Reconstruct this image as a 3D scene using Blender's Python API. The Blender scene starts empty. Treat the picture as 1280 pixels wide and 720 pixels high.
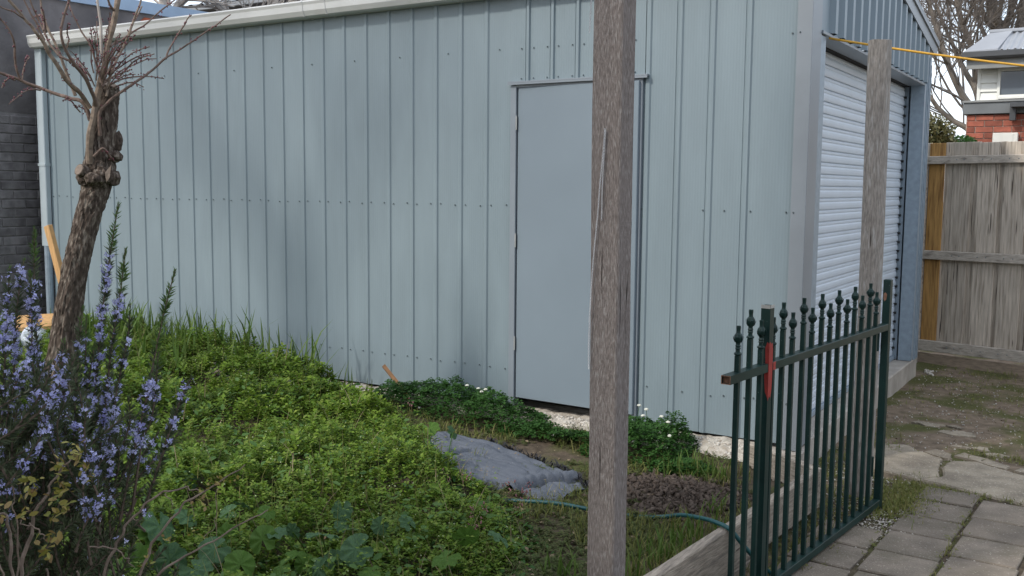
import bpy, bmesh, math, random
import numpy as np
from mathutils import Vector, Matrix
random.seed(7); RNG = np.random.default_rng(7)
PI = math.pi; R = math.radians
scn = bpy.context.scene
COL = scn.collection

# ------------------------------------------------------------------ camera
F_PX, PIT, ROL, YAW = 1230.57, 0.102734565, 0.00863238525, -0.559329971
CAM = np.array([1.523, -5.488, 1.45])
def ray(px, py):
    a, b = px - 640, py - 360
    x = math.cos(ROL)*a + math.sin(ROL)*b; y = -math.sin(ROL)*a + math.cos(ROL)*b
    X, U = x/F_PX, -y/F_PX
    yx, yy, yz = X, math.cos(PIT) + U*math.sin(PIT), -math.sin(PIT) + U*math.cos(PIT)
    c, s = math.cos(YAW), math.sin(YAW)
    return np.array([yx*c + yy*s, -yx*s + yy*c, yz])
def at(px, py, D):
    d = ray(px, py); return CAM + d*D/np.hypot(d[0], d[1])
def on(px, py, axis, val):
    d = ray(px, py); return CAM + d*(val - CAM[axis])/d[axis]
cam_d = bpy.data.cameras.new('camera'); cam = bpy.data.objects.new('camera', cam_d); COL.objects.link(cam)
fw = ray(640, 360); rt = ray(641, 360) - fw; dn = ray(640, 361) - fw
fw, rt, dn = [Vector(v).normalized() for v in (fw, rt, dn)]
M = Matrix((rt, -dn, -fw)).transposed().to_4x4(); M.translation = Vector(CAM)
cam.matrix_world = M
cam_d.sensor_width = 36.0; cam_d.lens = 36.0*F_PX/1280.0
cam_d.clip_start = 0.05; cam_d.clip_end = 2000
scn.camera = cam

# ------------------------------------------------------------------ light
SUN_EL, SUN_AZ = R(40), R(27)            # azimuth measured from -Y towards -X
sun_dir = Vector((-math.sin(SUN_AZ)*math.cos(SUN_EL), -math.cos(SUN_AZ)*math.cos(SUN_EL), math.sin(SUN_EL)))
sd = bpy.data.lights.new('sun', 'SUN'); sun = bpy.data.objects.new('sun', sd); COL.objects.link(sun)
sd.energy = 2.1; sd.angle = R(4.0); sd.color = (1.0, 0.95, 0.87)
sun.rotation_euler = sun_dir.to_track_quat('Z', 'Y').to_euler()
W = bpy.data.worlds.new('World'); scn.world = W; W.use_nodes = True
wn = W.node_tree.nodes; wl = W.node_tree.links
bg = wn['Background']
sky = wn.new('ShaderNodeTexSky'); sky.sky_type = 'NISHITA'; sky.sun_disc = False
sky.sun_elevation = SUN_EL; sky.sun_rotation = R(207); sky.air_density = 1.0; sky.dust_density = 1.5
mx = wn.new('ShaderNodeMix'); mx.data_type = 'RGBA'
tc = wn.new('ShaderNodeTexCoord'); nz = wn.new('ShaderNodeTexNoise'); nz.inputs['Scale'].default_value = 3.5; nz.inputs['Detail'].default_value = 5
rp = wn.new('ShaderNodeMapRange'); rp.inputs[1].default_value = 0.40; rp.inputs[2].default_value = 0.62; rp.inputs[3].default_value = 0.45; rp.inputs[4].default_value = 0.9
wl.new(tc.outputs['Generated'], nz.inputs['Vector']); wl.new(nz.outputs['Fac'], rp.inputs[0]); wl.new(rp.outputs[0], mx.inputs['Factor'])
wl.new(sky.outputs[0], mx.inputs['A']); mx.inputs['B'].default_value = (7.6, 8.1, 8.9, 1)
wl.new(mx.outputs['Result'], bg.inputs['Color']); bg.inputs['Strength'].default_value = 0.15
scn.view_settings.view_transform = 'Standard'; scn.view_settings.look = 'None'
scn.view_settings.exposure = 0.42; scn.view_settings.gamma = 1.0

# ------------------------------------------------------------------ materials
def mat(name, col, rough=0.6, var=0.15, scale=6.0, col2=None, f2=(0.5, 0.7), scale2=2.0, metal=0.0, bump=0.0, bscale=40.0,
        stretch=(1, 1, 1), spec=0.5, trans=0.0, island=None, bstretch=None, speck=None, detail=4, objvar=0.0, bdist=0.01, split=None):
    m = bpy.data.materials.new(name); m.use_nodes = True
    nt = m.node_tree; n = nt.nodes; l = nt.links; b = n['Principled BSDF']
    b.inputs['Roughness'].default_value = rough; b.inputs['Metallic'].default_value = metal
    b.inputs['Specular IOR Level'].default_value = spec
    tc = n.new('ShaderNodeTexCoord'); oi = n.new('ShaderNodeObjectInfo')
    ad = n.new('ShaderNodeVectorMath'); ad.operation = 'MULTIPLY_ADD'
    cb = n.new('ShaderNodeCombineXYZ')
    for i in range(3): l.new(oi.outputs['Random'], cb.inputs[i])
    l.new(cb.outputs[0], ad.inputs[0]); ad.inputs[1].default_value = (37, 53, 71); l.new(tc.outputs['Object'], ad.inputs[2])
    def noise(sc, st, det=4.0):
        mp = n.new('ShaderNodeMapping'); mp.inputs['Scale'].default_value = st
        l.new(ad.outputs[0], mp.inputs['Vector'])
        t = n.new('ShaderNodeTexNoise'); t.inputs['Scale'].default_value = sc; t.inputs['Detail'].default_value = det
        l.new(mp.outputs[0], t.inputs['Vector']); return t
    def mixc(fac, a, bb):
        x = n.new('ShaderNodeMix'); x.data_type = 'RGBA'; l.new(fac, x.inputs['Factor'])
        for s, v in (('A', a), ('B', bb)):
            if isinstance(v, tuple): x.inputs[s].default_value = (*v, 1)
            else: l.new(v, x.inputs[s])
        return x.outputs['Result']
    def rng(src, a, bb, c=0.0, d=1.0):
        r = n.new('ShaderNodeMapRange'); r.inputs[1].default_value = a; r.inputs[2].default_value = bb
        r.inputs[3].default_value = c; r.inputs[4].default_value = d; l.new(src, r.inputs[0]); return r.outputs[0]
    lo = tuple(c*(1-var) for c in col); hi = tuple(min(1, c*(1+var)) for c in col)
    if island:
        g = n.new('ShaderNodeNewGeometry'); rmp = n.new('ShaderNodeValToRGB'); l.new(g.outputs['Random Per Island'], rmp.inputs[0])
        e = rmp.color_ramp.elements
        e[0].position = 0; e[0].color = (*island[0], 1); e[1].position = 1; e[1].color = (*island[-1], 1)
        for i, c in enumerate(island[1:-1]):
            k = e.new((i+1)/(len(island)-1)); k.color = (*c, 1)
        c = rmp.outputs['Color']
        c = mixc(rng(noise(scale, stretch).outputs['Fac'], .3, .7), c, mixc(rng(noise(scale*.37, stretch).outputs['Fac'], .3, .7, 0, 1), c, col))
    else:
        c = mixc(rng(noise(scale, stretch, detail).outputs['Fac'], 0.3, 0.7), lo, hi)
    if col2 is not None:
        c = mixc(rng(noise(scale2, stretch if stretch != (1, 1, 1) else (1, 1, 1), 5).outputs['Fac'], *f2), c, col2)
    if speck is not None:
        c = mixc(rng(noise(speck[1], stretch, 2).outputs['Fac'], speck[2], speck[2]+.06), c, speck[0])
    if split is not None:
        c = mixc(rng(noise(split[1], split[3], 3).outputs['Fac'], split[2], split[2]+.035), c, split[0])
    if objvar > 0:
        hs = n.new('ShaderNodeHueSaturation'); l.new(c, hs.inputs['Color']); l.new(rng(oi.outputs['Random'], 0, 1, 1-objvar, 1+objvar), hs.inputs['Value'])
        c = hs.outputs['Color']
    l.new(c, b.inputs['Base Color'])
    if bump > 0:
        bp = n.new('ShaderNodeBump'); bp.inputs['Strength'].default_value = bump; bp.inputs['Distance'].default_value = bdist
        l.new(noise(bscale, bstretch or stretch, 5).outputs['Fac'], bp.inputs['Height']); l.new(bp.outputs[0], b.inputs['Normal'])
    if trans > 0:
        tr = n.new('ShaderNodeBsdfTranslucent'); l.new(c, tr.inputs['Color'])
        ms = n.new('ShaderNodeMixShader'); ms.inputs[0].default_value = trans
        l.new(b.outputs[0], ms.inputs[1]); l.new(tr.outputs[0], ms.inputs[2]); l.new(ms.outputs[0], n['Material Output'].inputs['Surface'])
    return m
GREYWOOD = (0.20, 0.175, 0.155)
MT = dict(
    wall=mat('wall_paint', (0.200, 0.252, 0.278), .42, .05, 3, col2=(0.190, 0.241, 0.268), scale2=1.2, bump=.12, bscale=2.2, stretch=(3, 3, .6), spec=.4),
    gable=mat('gable_paint', (0.195, 0.25, 0.29), .42, .05, 3, bump=.05, bscale=3, spec=.4),
    flash=mat('flashing_paint', (0.222, 0.248, 0.272), .40, .05, 4, col2=(0.205, 0.226, 0.245), scale2=3, f2=(.55, .75), spec=.45),
    door=mat('door_paint', (0.188, 0.232, 0.268), .42, .03, 2.5, bump=.10, bscale=1.6, spec=.4),
    dframe=mat('door_frame_paint', (0.205, 0.235, 0.265), .42, .04, 4),
    gutter=mat('gutter_paint', (0.58, 0.585, 0.57), .35, .05, 3, col2=(0.50, 0.50, 0.485), scale2=5, f2=(.55, .8)),
    pipe=mat('downpipe_paint', (0.40, 0.46, 0.49), .4, .05, 4),
    roller=mat('roller_paint', (0.53, 0.59, 0.655), .42, .03, 5, col2=(0.50, 0.56, 0.62), scale2=3),
    galv=mat('galvanised_steel', (0.27, 0.33, 0.385), .45, .12, 22, metal=.25, bump=.03),
    dark=mat('dark_gap', (0.015, 0.016, 0.017), .8, .2),
    screw=mat('screw_zinc', (0.16, 0.19, 0.20), .35, .1, metal=.5),
    conc=mat('concrete', (0.37, 0.34, 0.30), .9, .16, 9, col2=(0.26, 0.235, 0.205), scale2=3, f2=(.5, .75), bump=.35, bscale=90),
    rubble=mat('white_rubble', (0.42, 0.385, 0.33), .95, .28, 30, col2=(0.27, 0.22, 0.165), scale2=14, f2=(.55, .72), bump=.6, bscale=60),
    pebble=mat('pale_pebbles', (0.42, 0.39, 0.34), .9, .2, 20, island=[(.22, .18, .14), (.45, .42, .37), (.58, .55, .50), (.40, .36, .31)]),
    postwood=mat('weathered_grey_post', (0.295, 0.255, 0.237), .92, .30, 30, col2=(0.45, 0.42, 0.40), scale2=30, f2=(.52, .70), bump=.9, bscale=55,
                 stretch=(14, 14, 1.4), bstretch=(12, 12, .8), spec=.12, speck=((.085, .072, .065), 26, .70), split=((.05, .042, .038), 9, .665, (9, 9, .22)), bdist=.015),
    roundwood=mat('weathered_round_post', (0.28, 0.255, 0.23), .95, .3, 30, split=((.06, .05, .045), 9, .66, (8, 8, .3)), col2=(0.40, 0.385, 0.365), scale2=14, f2=(.55, .70), bump=.7, bscale=50, stretch=(5, 5, .8), spec=.15),
    sleeper=mat('weathered_sleeper', (0.33, 0.285, 0.235), .92, .28, 22, col2=(0.17, 0.15, 0.13), scale2=10, f2=(.55, .75), bump=.7, bscale=40,
                stretch=(5, .5, 5), bstretch=(6, .35, 6), spec=.15),
    sleeper2=mat('pale_sleeper', (0.40, 0.345, 0.28), .92, .25, 22, col2=(0.22, 0.19, 0.15), scale2=10, f2=(.55, .75), bump=.6, bscale=40,
                 stretch=(.7, 1, 5), bstretch=(.5, 1, 6), spec=.15),
    paling=mat('grey_paling', col=(0.50, 0.435, 0.36), objvar=.24, split=((.10, .08, .065), 8, .655, (8, 8, .25)), rough=.92, var=.22, scale=14, col2=(0.28, 0.235, 0.185), scale2=8, f2=(.52, .72), bump=.5, bscale=40, stretch=(6, 6, .35), bstretch=(6, 6, .3), spec=.15),
    palingnew=mat('orange_paling', (0.42, 0.24, 0.085), .8, .28, 14, col2=(0.18, 0.09, 0.035), scale2=6, f2=(.52, .7), bump=.4, bscale=40, stretch=(5, 5, .4), spec=.2),
    rail=mat('grey_rail', (0.45, 0.40, 0.34), .92, .22, 14, col2=(0.17, 0.145, 0.12), scale2=7, f2=(.55, .72), bump=.5, bscale=40, stretch=(.4, 5, 5), spec=.15),
    plinth=mat('brown_plinth', (0.30, 0.235, 0.175), .92, .22, 12, bump=.4, bscale=40, stretch=(.4, 5, 5), spec=.15),
    pine=mat('fresh_pine', (0.50, 0.29, 0.12), .75, .18, 12, stretch=(4, 4, .6), bump=.2),
    stake=mat('brown_stake', (0.22, 0.115, 0.05), .8, .3, 14, col2=(0.5, 0.36, 0.2), scale2=12, f2=(.62, .66), stretch=(1, 1, 1)),
    gate=mat('gate_green', (0.007, 0.026, 0.023), .42, .2, 12, col2=(0.018, 0.032, 0.030), scale2=8, f2=(.58, .8), speck=((.14, .18, .17), 160, .72), spec=.28),
    red=mat('red_primer', (0.27, 0.022, 0.016), .6, .15, 25),
    rust=mat('rusty_tube_end', (0.20, 0.10, 0.06), .8, .4, 60),
    inside=mat('dark_inside', (0.02, 0.015, 0.012), .9, .2),
    zinc=mat('bare_zinc', (0.42, 0.42, 0.40), .5, .1, metal=.4),
    chain=mat('chain_steel', (0.62, 0.63, 0.65), .3, .05, metal=.75),
    rope=mat('yellow_rope', (0.62, 0.34, 0.04), .7, .15, 60),
    hose=mat('teal_hose', (0.008, 0.075, 0.080), .45, .15, 30, col2=(0.03, 0.13, 0.13), scale2=40, f2=(.6, .75)),
    paver=mat('paver_concrete', (0.188, 0.157, 0.124), .93, .25, 7, objvar=.12, col2=(0.125, 0.108, 0.078), scale2=5, f2=(.46, .70), bump=.7, bscale=130, speck=((.34, .30, .25), 110, .64)),
    slabc=mat('old_slab_concrete', (0.30, 0.255, 0.192), .93, .25, 9, col2=(0.175, 0.145, 0.108), scale2=3.8, f2=(.48, .68), bump=.8, bscale=110, speck=((.44, .40, .33), 80, .62)),
    dirt=mat('bare_dirt', (0.175, 0.135, 0.098), .97, .35, 14, col2=(0.082, 0.084, 0.030), scale2=2.6, f2=(.46, .60), bump=.8, bscale=70, speck=((.27, .23, .185), 85, .66), spec=.2),
    soil=mat('garden_soil', (0.085, 0.066, 0.047), .97, .35, 20, col2=(0.075, 0.075, 0.03), scale2=4, f2=(.45, .65), bump=.8, bscale=60, spec=.2),
    clod=mat('dug_soil', (0.088, 0.068, 0.055), .97, .35, 30, col2=(0.18, 0.145, 0.12), scale2=18, f2=(.58, .72), bump=.7, bscale=80, spec=.2),
    matc=mat('grey_weed_mat', (0.086, 0.099, 0.124), .85, .10, 120, col2=(0.110, 0.123, 0.148), scale2=3, f2=(.45, .75), bump=.5, bscale=120, stretch=(1, 3, 1), speck=((.25, .26, .28), 55, .70)),
    matd=mat('black_weed_mat_edge', (0.03, 0.03, 0.034), .9, .2, 30),
    bark=mat('rough_bark', (0.085, 0.066, 0.054), .95, .45, 60, col2=(0.21, 0.18, 0.15), scale2=60, f2=(.52, .66), bump=1.0, bscale=70, stretch=(1, 1, .3), spec=.1, speck=((.03, .024, .02), 48, .62)),
    twig=mat('brown_twig', (0.135, 0.092, 0.072), .8, .3, 30, bump=.3, bscale=60),
    twigtan=mat('tan_branch', (0.205, 0.155, 0.115), .8, .35, 30, bump=.4, bscale=50),
    cut=mat('cut_wood', (0.19, 0.15, 0.12), .9, .3, 40, bump=.3),
    bud=mat('red_bud', (0.13, 0.030, 0.042), .6, .3, 60, island=[(.09, .02, .03), (.16, .04, .055), (.22, .09, .10)]),
    greytwig=mat('grey_twig', (0.17, 0.145, 0.125), .85, .2, 4),
    greybark=mat('grey_bark', (0.20, 0.17, 0.14), .9, .25, 5, bump=.3, bscale=12),
    birch=mat('pale_bark', (0.42, 0.38, 0.34), .8, .2, 6, col2=(.2, .17, .15), scale2=9, f2=(.55, .7)),
    needle=mat('rosemary_needle', (0.045, 0.068, 0.035), .6, .2, 20, island=[(.06, .078, .045), (.09, .112, .062), (.13, .155, .08), (.07, .092, .052)], trans=.1, spec=.18),
    needletip=mat('rosemary_tip', (0.085, 0.145, 0.04), .55, .2, 20, island=[(.06, .11, .03), (.10, .17, .05), (.13, .20, .06)], trans=.2, spec=.18),
    rstem=mat('rosemary_stem', (0.11, 0.08, 0.06), .85, .2),
    rflower=mat('rosemary_flower', (0.30, 0.29, 0.66), .6, .1, 20, island=[(.36, .38, .66), (.48, .50, .78), (.66, .68, .88), (.40, .40, .68)], trans=.25),
    weed=mat('weed_leaf', (0.085, 0.15, 0.022), .5, .2, 3, island=[(.064, .13, .014), (.125, .22, .019), (.205, .30, .036), (.09, .17, .018), (.25, .31, .06), (.07, .15, .03)], trans=.3, spec=.18),
    weedlow=mat('low_weed_leaf', (0.075, 0.105, 0.03), .6, .2, 3, island=[(.06, .09, .025), (.09, .115, .035), (.13, .13, .05), (.06, .08, .03)], trans=.25, spec=.18),
    broad=mat('broad_weed_leaf', (0.06, 0.125, 0.03), .55, .2, 4, island=[(.05, .11, .028), (.075, .15, .035), (.10, .17, .05)], trans=.25, spec=.2),
    clover=mat('clover_leaf', (0.035, 0.095, 0.02), .5, .15, 5, island=[(.022, .07, .013), (.038, .10, .02), (.055, .125, .028)], trans=.2, spec=.18),
    grass=mat('grass_blade', (0.09, 0.16, 0.03), .5, .2, 4, island=[(.06, .115, .02), (.09, .16, .03), (.13, .18, .045), (.10, .15, .035)], trans=.3, spec=.18),
    drygrass=mat('yellowing_grass', (0.16, 0.17, 0.05), .6, .2, 4, island=[(.12, .16, .035), (.19, .21, .055), (.28, .24, .10), (.14, .18, .045)], trans=.3, spec=.18),
    whitefl=mat('white_flower', (0.62, 0.62, 0.54), .7, .1, 60),
    tinyfl=mat('tiny_white_flowers', (0.38, 0.45, 0.24), .7, .1, 60),
    pinkfl=mat('dull_pink_flowers', (0.24, 0.105, 0.11), .7, .2, 60),
    mallow=mat('mallow_leaf', (0.062, 0.125, 0.06), .6, .25, 12, col2=(.085, .155, .05), scale2=9, trans=.2, bump=.3, bscale=50, spec=.18),
    mallowy=mat('mallow_leaf_bright', (0.075, 0.15, 0.025), .55, .18, 12, trans=.28, bump=.3, bscale=50, spec=.18),
    cane=mat('dry_cane', (0.185, 0.14, 0.11), .85, .3, 20, bump=.3),
    yleaf=mat('yellow_leaf', (0.24, 0.23, 0.045), .6, .2, 20, island=[(.16, .18, .03), (.27, .25, .05), (.30, .22, .06), (.26, .15, .08)], trans=.3),
    dbrick=mat('dark_painted_brick', (0.145, 0.137, 0.141), .85, .35, 12, objvar=.18, col2=(.23, .22, .223), scale2=5, f2=(.5, .7), bump=.4, bscale=60),
    dmortar=mat('dark_painted_mortar', (0.24, 0.23, 0.235), .9, .25, 10, bump=.4, bscale=50),
    drender=mat('dark_cement_render', (0.15, 0.14, 0.143), .9, .25, 5, col2=(.095, .09, .094), scale2=1.7, bump=.4, bscale=35),
    bluecap=mat('blue_metal_capping', (0.24, 0.33, 0.45), .4, .08, 5),
    rusty=mat('rust_stain', (0.30, 0.075, 0.035), .85, .3, 12),
    brown=mat('brown_brushwood', (0.060, 0.047, 0.036), .95, .5, 18, bump=.8, bscale=30, stretch=(1, 1, .5)),
    rroof=mat('grey_tin_roof', (0.20, 0.215, 0.23), .5, .1, 4),
    hbrick=mat('red_brick', (0.27, 0.080, 0.050), .85, .25, 10, objvar=.22, bump=.3, bscale=40),
    hmortar=mat('pale_mortar', (0.40, 0.33, 0.27), .9, .15, 20),
    htrim=mat('grey_trim', (0.135, 0.145, 0.15), .55, .1, 5),
    hfascia=mat('mid_grey_fascia', (0.22, 0.225, 0.22), .55, .1, 5),
    hwhite=mat('white_weatherboard', (0.74, 0.74, 0.69), .6, .04, 6),
    hroof=mat('corrugated_grey_roof', (0.31, 0.325, 0.35), .45, .06, 3),
    hgutter=mat('charcoal_gutter', (0.055, 0.058, 0.062), .4, .1),
    bag=mat('pale_plastic_bag', (0.62, 0.68, 0.76), .4, .08, 8, trans=.15),
    box=mat('white_meter_box', (0.62, 0.61, 0.56), .5, .05),
    bush=mat('bush_leaf', (0.10, 0.10, 0.04), .6, .2, 4, island=[(.07, .08, .03), (.13, .12, .04), (.20, .16, .06)], trans=.2),
    litter=mat('dead_leaf_litter', (0.19, 0.145, 0.09), .9, .3, 30, island=[(.10, .07, .045), (.20, .15, .09), (.30, .24, .15)]),
)
gm = bpy.data.materials.new('window_glass'); gm.use_nodes = True
_b = gm.node_tree.nodes['Principled BSDF']; _b.inputs['Base Color'].default_value = (.10, .12, .14, 1); _b.inputs['Roughness'].default_value = .05; _b.inputs['Specular IOR Level'].default_value = .9
MT['glass'] = gm
def fine_lines(m, sc, strength):
    nt = m.node_tree; n = nt.nodes; l = nt.links; b = n['Principled BSDF']
    tc = n.new('ShaderNodeTexCoord'); w = n.new('ShaderNodeTexWave'); w.bands_direction = 'X'; w.inputs['Scale'].default_value = sc
    w.inputs['Distortion'].default_value = 0; l.new(tc.outputs['Object'], w.inputs['Vector'])
    bp = n.new('ShaderNodeBump'); bp.inputs['Strength'].default_value = strength; bp.inputs['Distance'].default_value = .002
    l.new(w.outputs['Fac'], bp.inputs['Height'])
    if b.inputs['Normal'].is_linked: l.new(b.inputs['Normal'].links[0].from_socket, bp.inputs['Normal'])
    l.new(bp.outputs[0], b.inputs['Normal'])
fine_lines(MT['wall'], 18.0, .25)

# ------------------------------------------------------------------ object helpers
ORG = {}
def thing(name, label, cat, loc, group=None):
    o = bpy.data.objects.new(name, None); o.empty_display_size = .1; COL.objects.link(o)
    o.location = loc; ORG[o.name] = np.array(loc, float)
    o['label'] = label; o['category'] = cat
    if group: o['group'] = group
    return o
def tag(o, label=None, cat=None, group=None, kind=None):
    for k, v in (('label', label), ('category', cat), ('group', group), ('kind', kind)):
        if v: o[k] = v
    return o
def link(name, me, mat_, parent=None, loc=None, kind=None, smooth=False):
    if mat_ is not None and not me.materials: me.materials.append(mat_)
    if smooth: me.polygons.foreach_set('use_smooth', [True]*len(me.polygons))
    o = bpy.data.objects.new(name, me); COL.objects.link(o)
    if parent is not None: o.parent = parent
    if loc is not None: o.location = loc
    if kind: o['kind'] = kind
    return o
def obj(name, V, Fc, mat_, parent=None, smooth=False, kind=None):
    """world-space vertices; stored relative to the owning thing's base"""
    V = np.asarray(V, float).reshape(-1, 3)
    if parent is not None:
        og = ORG[parent.name]; loc = None
    else:
        og = np.array([V[:, 0].mean(), V[:, 1].mean(), V[:, 2].min()]); loc = og
    me = bpy.data.meshes.new(name); me.from_pydata((V - og).tolist(), [], [list(map(int, f)) for f in Fc]); me.update()
    o = link(name, me, mat_, parent, loc, kind, smooth); ORG[o.name] = og
    return o
def big(name, V, Fc, mat_, parent=None, kind=None, smooth=False):
    """fast path: all faces have the same corner count"""
    V = np.asarray(V, np.float32); Fc = np.asarray(Fc, np.int32)
    if parent is not None: og = ORG[parent.name]; loc = None
    else: og = np.array([V[:, 0].mean(), V[:, 1].mean(), V[:, 2].min()]); loc = og
    V = V - og.astype(np.float32)
    me = bpy.data.meshes.new(name); k = Fc.shape[1]
    me.vertices.add(len(V)); me.vertices.foreach_set('co', V.ravel())
    me.loops.add(Fc.size); me.loops.foreach_set('vertex_index', Fc.ravel())
    me.polygons.add(len(Fc)); me.polygons.foreach_set('loop_start', np.arange(0, Fc.size, k, dtype=np.int32))
    me.polygons.foreach_set('loop_total', np.full(len(Fc), k, np.int32))
    me.update(calc_edges=True); me.validate()
    o = link(name, me, mat_, parent, loc, kind, smooth); ORG[o.name] = og
    return o
class MB:
    def __init__(s): s.V = []; s.F = []
    def add(s, V, Fc):
        o = len(s.V); s.V += [tuple(map(float, v)) for v in V]; s.F += [tuple(int(i)+o for i in f) for f in Fc]; return s
    def build(s, name, m, parent=None, **k): return obj(name, s.V, s.F, m, parent, **k)
def box_g(c, size, bev=0.0, ax=None):
    """chamfered box: c centre, size full extents, ax three axes"""
    h = np.array(size, float)/2; b = min(bev, h.min()*.45)
    bm = bmesh.new(); bmesh.ops.create_cube(bm, size=1.0)
    for v in bm.verts: v.co = Vector([v.co[i]*2*h[i] for i in range(3)])
    if b > 0: bmesh.ops.bevel(bm, geom=list(bm.edges), offset=b, segments=1, affect='EDGES', profile=.5)
    V = np.array([v.co[:] for v in bm.verts]); Fc = [[v.index for v in f.verts] for f in bm.faces]; bm.free()
    if ax is not None: V = V @ np.array(ax, float)
    return V + np.array(c, float), Fc
def b2(x0, x1, y0, y1, z0, z1, bev=0.0): return box_g(((x0+x1)/2, (y0+y1)/2, (z0+z1)/2), (x1-x0, y1-y0, z1-z0), bev)
def tube_g(P, rad, sides=8, cap=True, squash=None):
    P = np.asarray(P, float); n = len(P); rad = np.broadcast_to(np.asarray(rad, float), (n,))
    T = np.gradient(P, axis=0); T /= np.linalg.norm(T, axis=1)[:, None] + 1e-12
    up = np.array([0, 0, 1.0]) if abs(T[0][2]) < .9 else np.array([1.0, 0, 0])
    u = np.cross(T[0], up); u /= np.linalg.norm(u); V = []
    for i in range(n):
        u = u - T[i]*(u @ T[i]); u /= np.linalg.norm(u) + 1e-12; w = np.cross(T[i], u)
        for k in range(sides):
            a = 2*PI*k/sides; V.append(P[i] + rad[i]*(math.cos(a)*u + math.sin(a)*w))
    Fc = [(i*sides+k, i*sides+(k+1) % sides, (i+1)*sides+(k+1) % sides, (i+1)*sides+k) for i in range(n-1) for k in range(sides)]
    if cap: Fc += [tuple(range(sides))[::-1], tuple((n-1)*sides+k for k in range(sides))]
    return V, Fc
def lathe_g(c, prof, sides=8):
    V = []; n = len(prof)
    for r, z in prof:
        for k in range(sides):
            a = 2*PI*(k+.5)/sides; V.append((c[0]+r*math.cos(a), c[1]+r*math.sin(a), c[2]+z))
    Fc = [(i*sides+k, i*sides+(k+1) % sides, (i+1)*sides+(k+1) % sides, (i+1)*sides+k) for i in range(n-1) for k in range(sides)]
    Fc += [tuple(range(sides))[::-1], tuple((n-1)*sides+k for k in range(sides))]
    return V, Fc
def smooth_path(P, k=6):
    P = np.asarray(P, float); out = []
    for i in range(len(P)-1):
        p0 = P[max(i-1, 0)]; p1 = P[i]; p2 = P[i+1]; p3 = P[min(i+2, len(P)-1)]
        for t in np.arange(k)/k:
            out.append(.5*((2*p1)+(-p0+p2)*t+(2*p0-5*p1+4*p2-p3)*t*t+(-p0+3*p1-3*p2+p3)*t**3))
    out.append(P[-1]); return np.array(out)
def prism_g(poly, axis_vec):
    """extrude closed polygon (list of 3D points) along axis_vec"""
    P = np.asarray(poly, float); n = len(P); V = np.vstack([P, P+np.asarray(axis_vec, float)])
    return V, [tuple(range(n))[::-1], tuple(range(n, 2*n))] + [(i, (i+1) % n, n+(i+1) % n, n+i) for i in range(n)]
# smooth value noise for heights
class VNoise:
    def __init__(s, seed): s.g = np.random.default_rng(seed).random((64, 64))
    def __call__(s, x, y, f=1.0):
        x = np.asarray(x, float)*f + 100; y = np.asarray(y, float)*f + 100
        xi = np.floor(x).astype(int); yi = np.floor(y).astype(int); fx = x-xi; fy = y-yi
        fx = fx*fx*(3-2*fx); fy = fy*fy*(3-2*fy); g = s.g
        a = g[xi % 64, yi % 64]; b = g[(xi+1) % 64, yi % 64]; c = g[xi % 64, (yi+1) % 64]; d = g[(xi+1) % 64, (yi+1) % 64]
        return (a*(1-fx)+b*fx)*(1-fy)+(c*(1-fx)+d*fx)*fy - .5
VN = VNoise(3); VN2 = VNoise(11)
def sstep(a, b, x): t = np.clip((np.asarray(x, float)-a)/(b-a), 0, 1); return t*t*(3-2*t)
def grid_g(x0, x1, y0, y1, nx, ny, zf):
    X, Y = np.meshgrid(np.linspace(x0, x1, nx), np.linspace(y0, y1, ny)); X = X.ravel(); Y = Y.ravel()
    V = np.stack([X, Y, zf(X, Y)], 1); i = np.arange(nx*ny).reshape(ny, nx)
    return V, np.stack([i[:-1, :-1], i[:-1, 1:], i[1:, 1:], i[1:, :-1]], -1).reshape(-1, 4)
# --- scatter: copies of a small template baked into one mesh
def rots(n, yaw=None, tilt=(0, .6), rng=RNG):
    a = rng.random(n)*2*PI if yaw is None else yaw
    t = tilt[0] + (tilt[1]-tilt[0])*rng.random(n); b = rng.random(n)*2*PI
    def Rz(a):
        c, s, o, e = np.cos(a), np.sin(a), np.zeros_like(a), np.ones_like(a)
        return np.stack([np.stack([c, -s, o], -1), np.stack([s, c, o], -1), np.stack([o, o, e], -1)], -2)
    def Ry(a):
        c, s, o, e = np.cos(a), np.sin(a), np.zeros_like(a), np.ones_like(a)
        return np.stack([np.stack([c, o, s], -1), np.stack([o, e, o], -1), np.stack([-s, o, c], -1)], -2)
    return Rz(b) @ Ry(t) @ Rz(-b) @ Rz(a)
def scatter_g(TV, TF, pos, rot, scale):
    TV = np.asarray(TV, float); TF = np.asarray(TF, int); n = len(pos); scale = np.broadcast_to(np.asarray(scale, float), (n,))
    V = np.einsum('nij,vj->nvi', rot, TV)*scale[:, None, None] + np.asarray(pos)[:, None, :]
    Fc = TF[None] + (np.arange(n)*len(TV))[:, None, None]
    return V.reshape(-1, 3), Fc.reshape(-1, TF.shape[1])
def join_g(L):
    V = []; Fc = []; o = 0
    for v, f in L:
        V.append(np.asarray(v, float)); Fc.append(np.asarray(f, int)+o); o += len(v)
    return np.vstack(V), np.vstack(Fc)
LEAF = ([(0, 0, 0), (.35, .26, .07), (.8, .2, .03), (1.05, 0, -.05), (.8, -.2, .03), (.35, -.26, .07), (.55, 0, 0)],
        [(0, 6, 1), (1, 6, 2), (2, 6, 3), (0, 5, 6), (5, 4, 6), (4, 3, 6)])
LEAF4 = ([(0, 0, 0), (.5, .3, .08), (1, 0, -.04), (.5, -.3, .08)], [(0, 2, 1), (0, 3, 2)])
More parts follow.
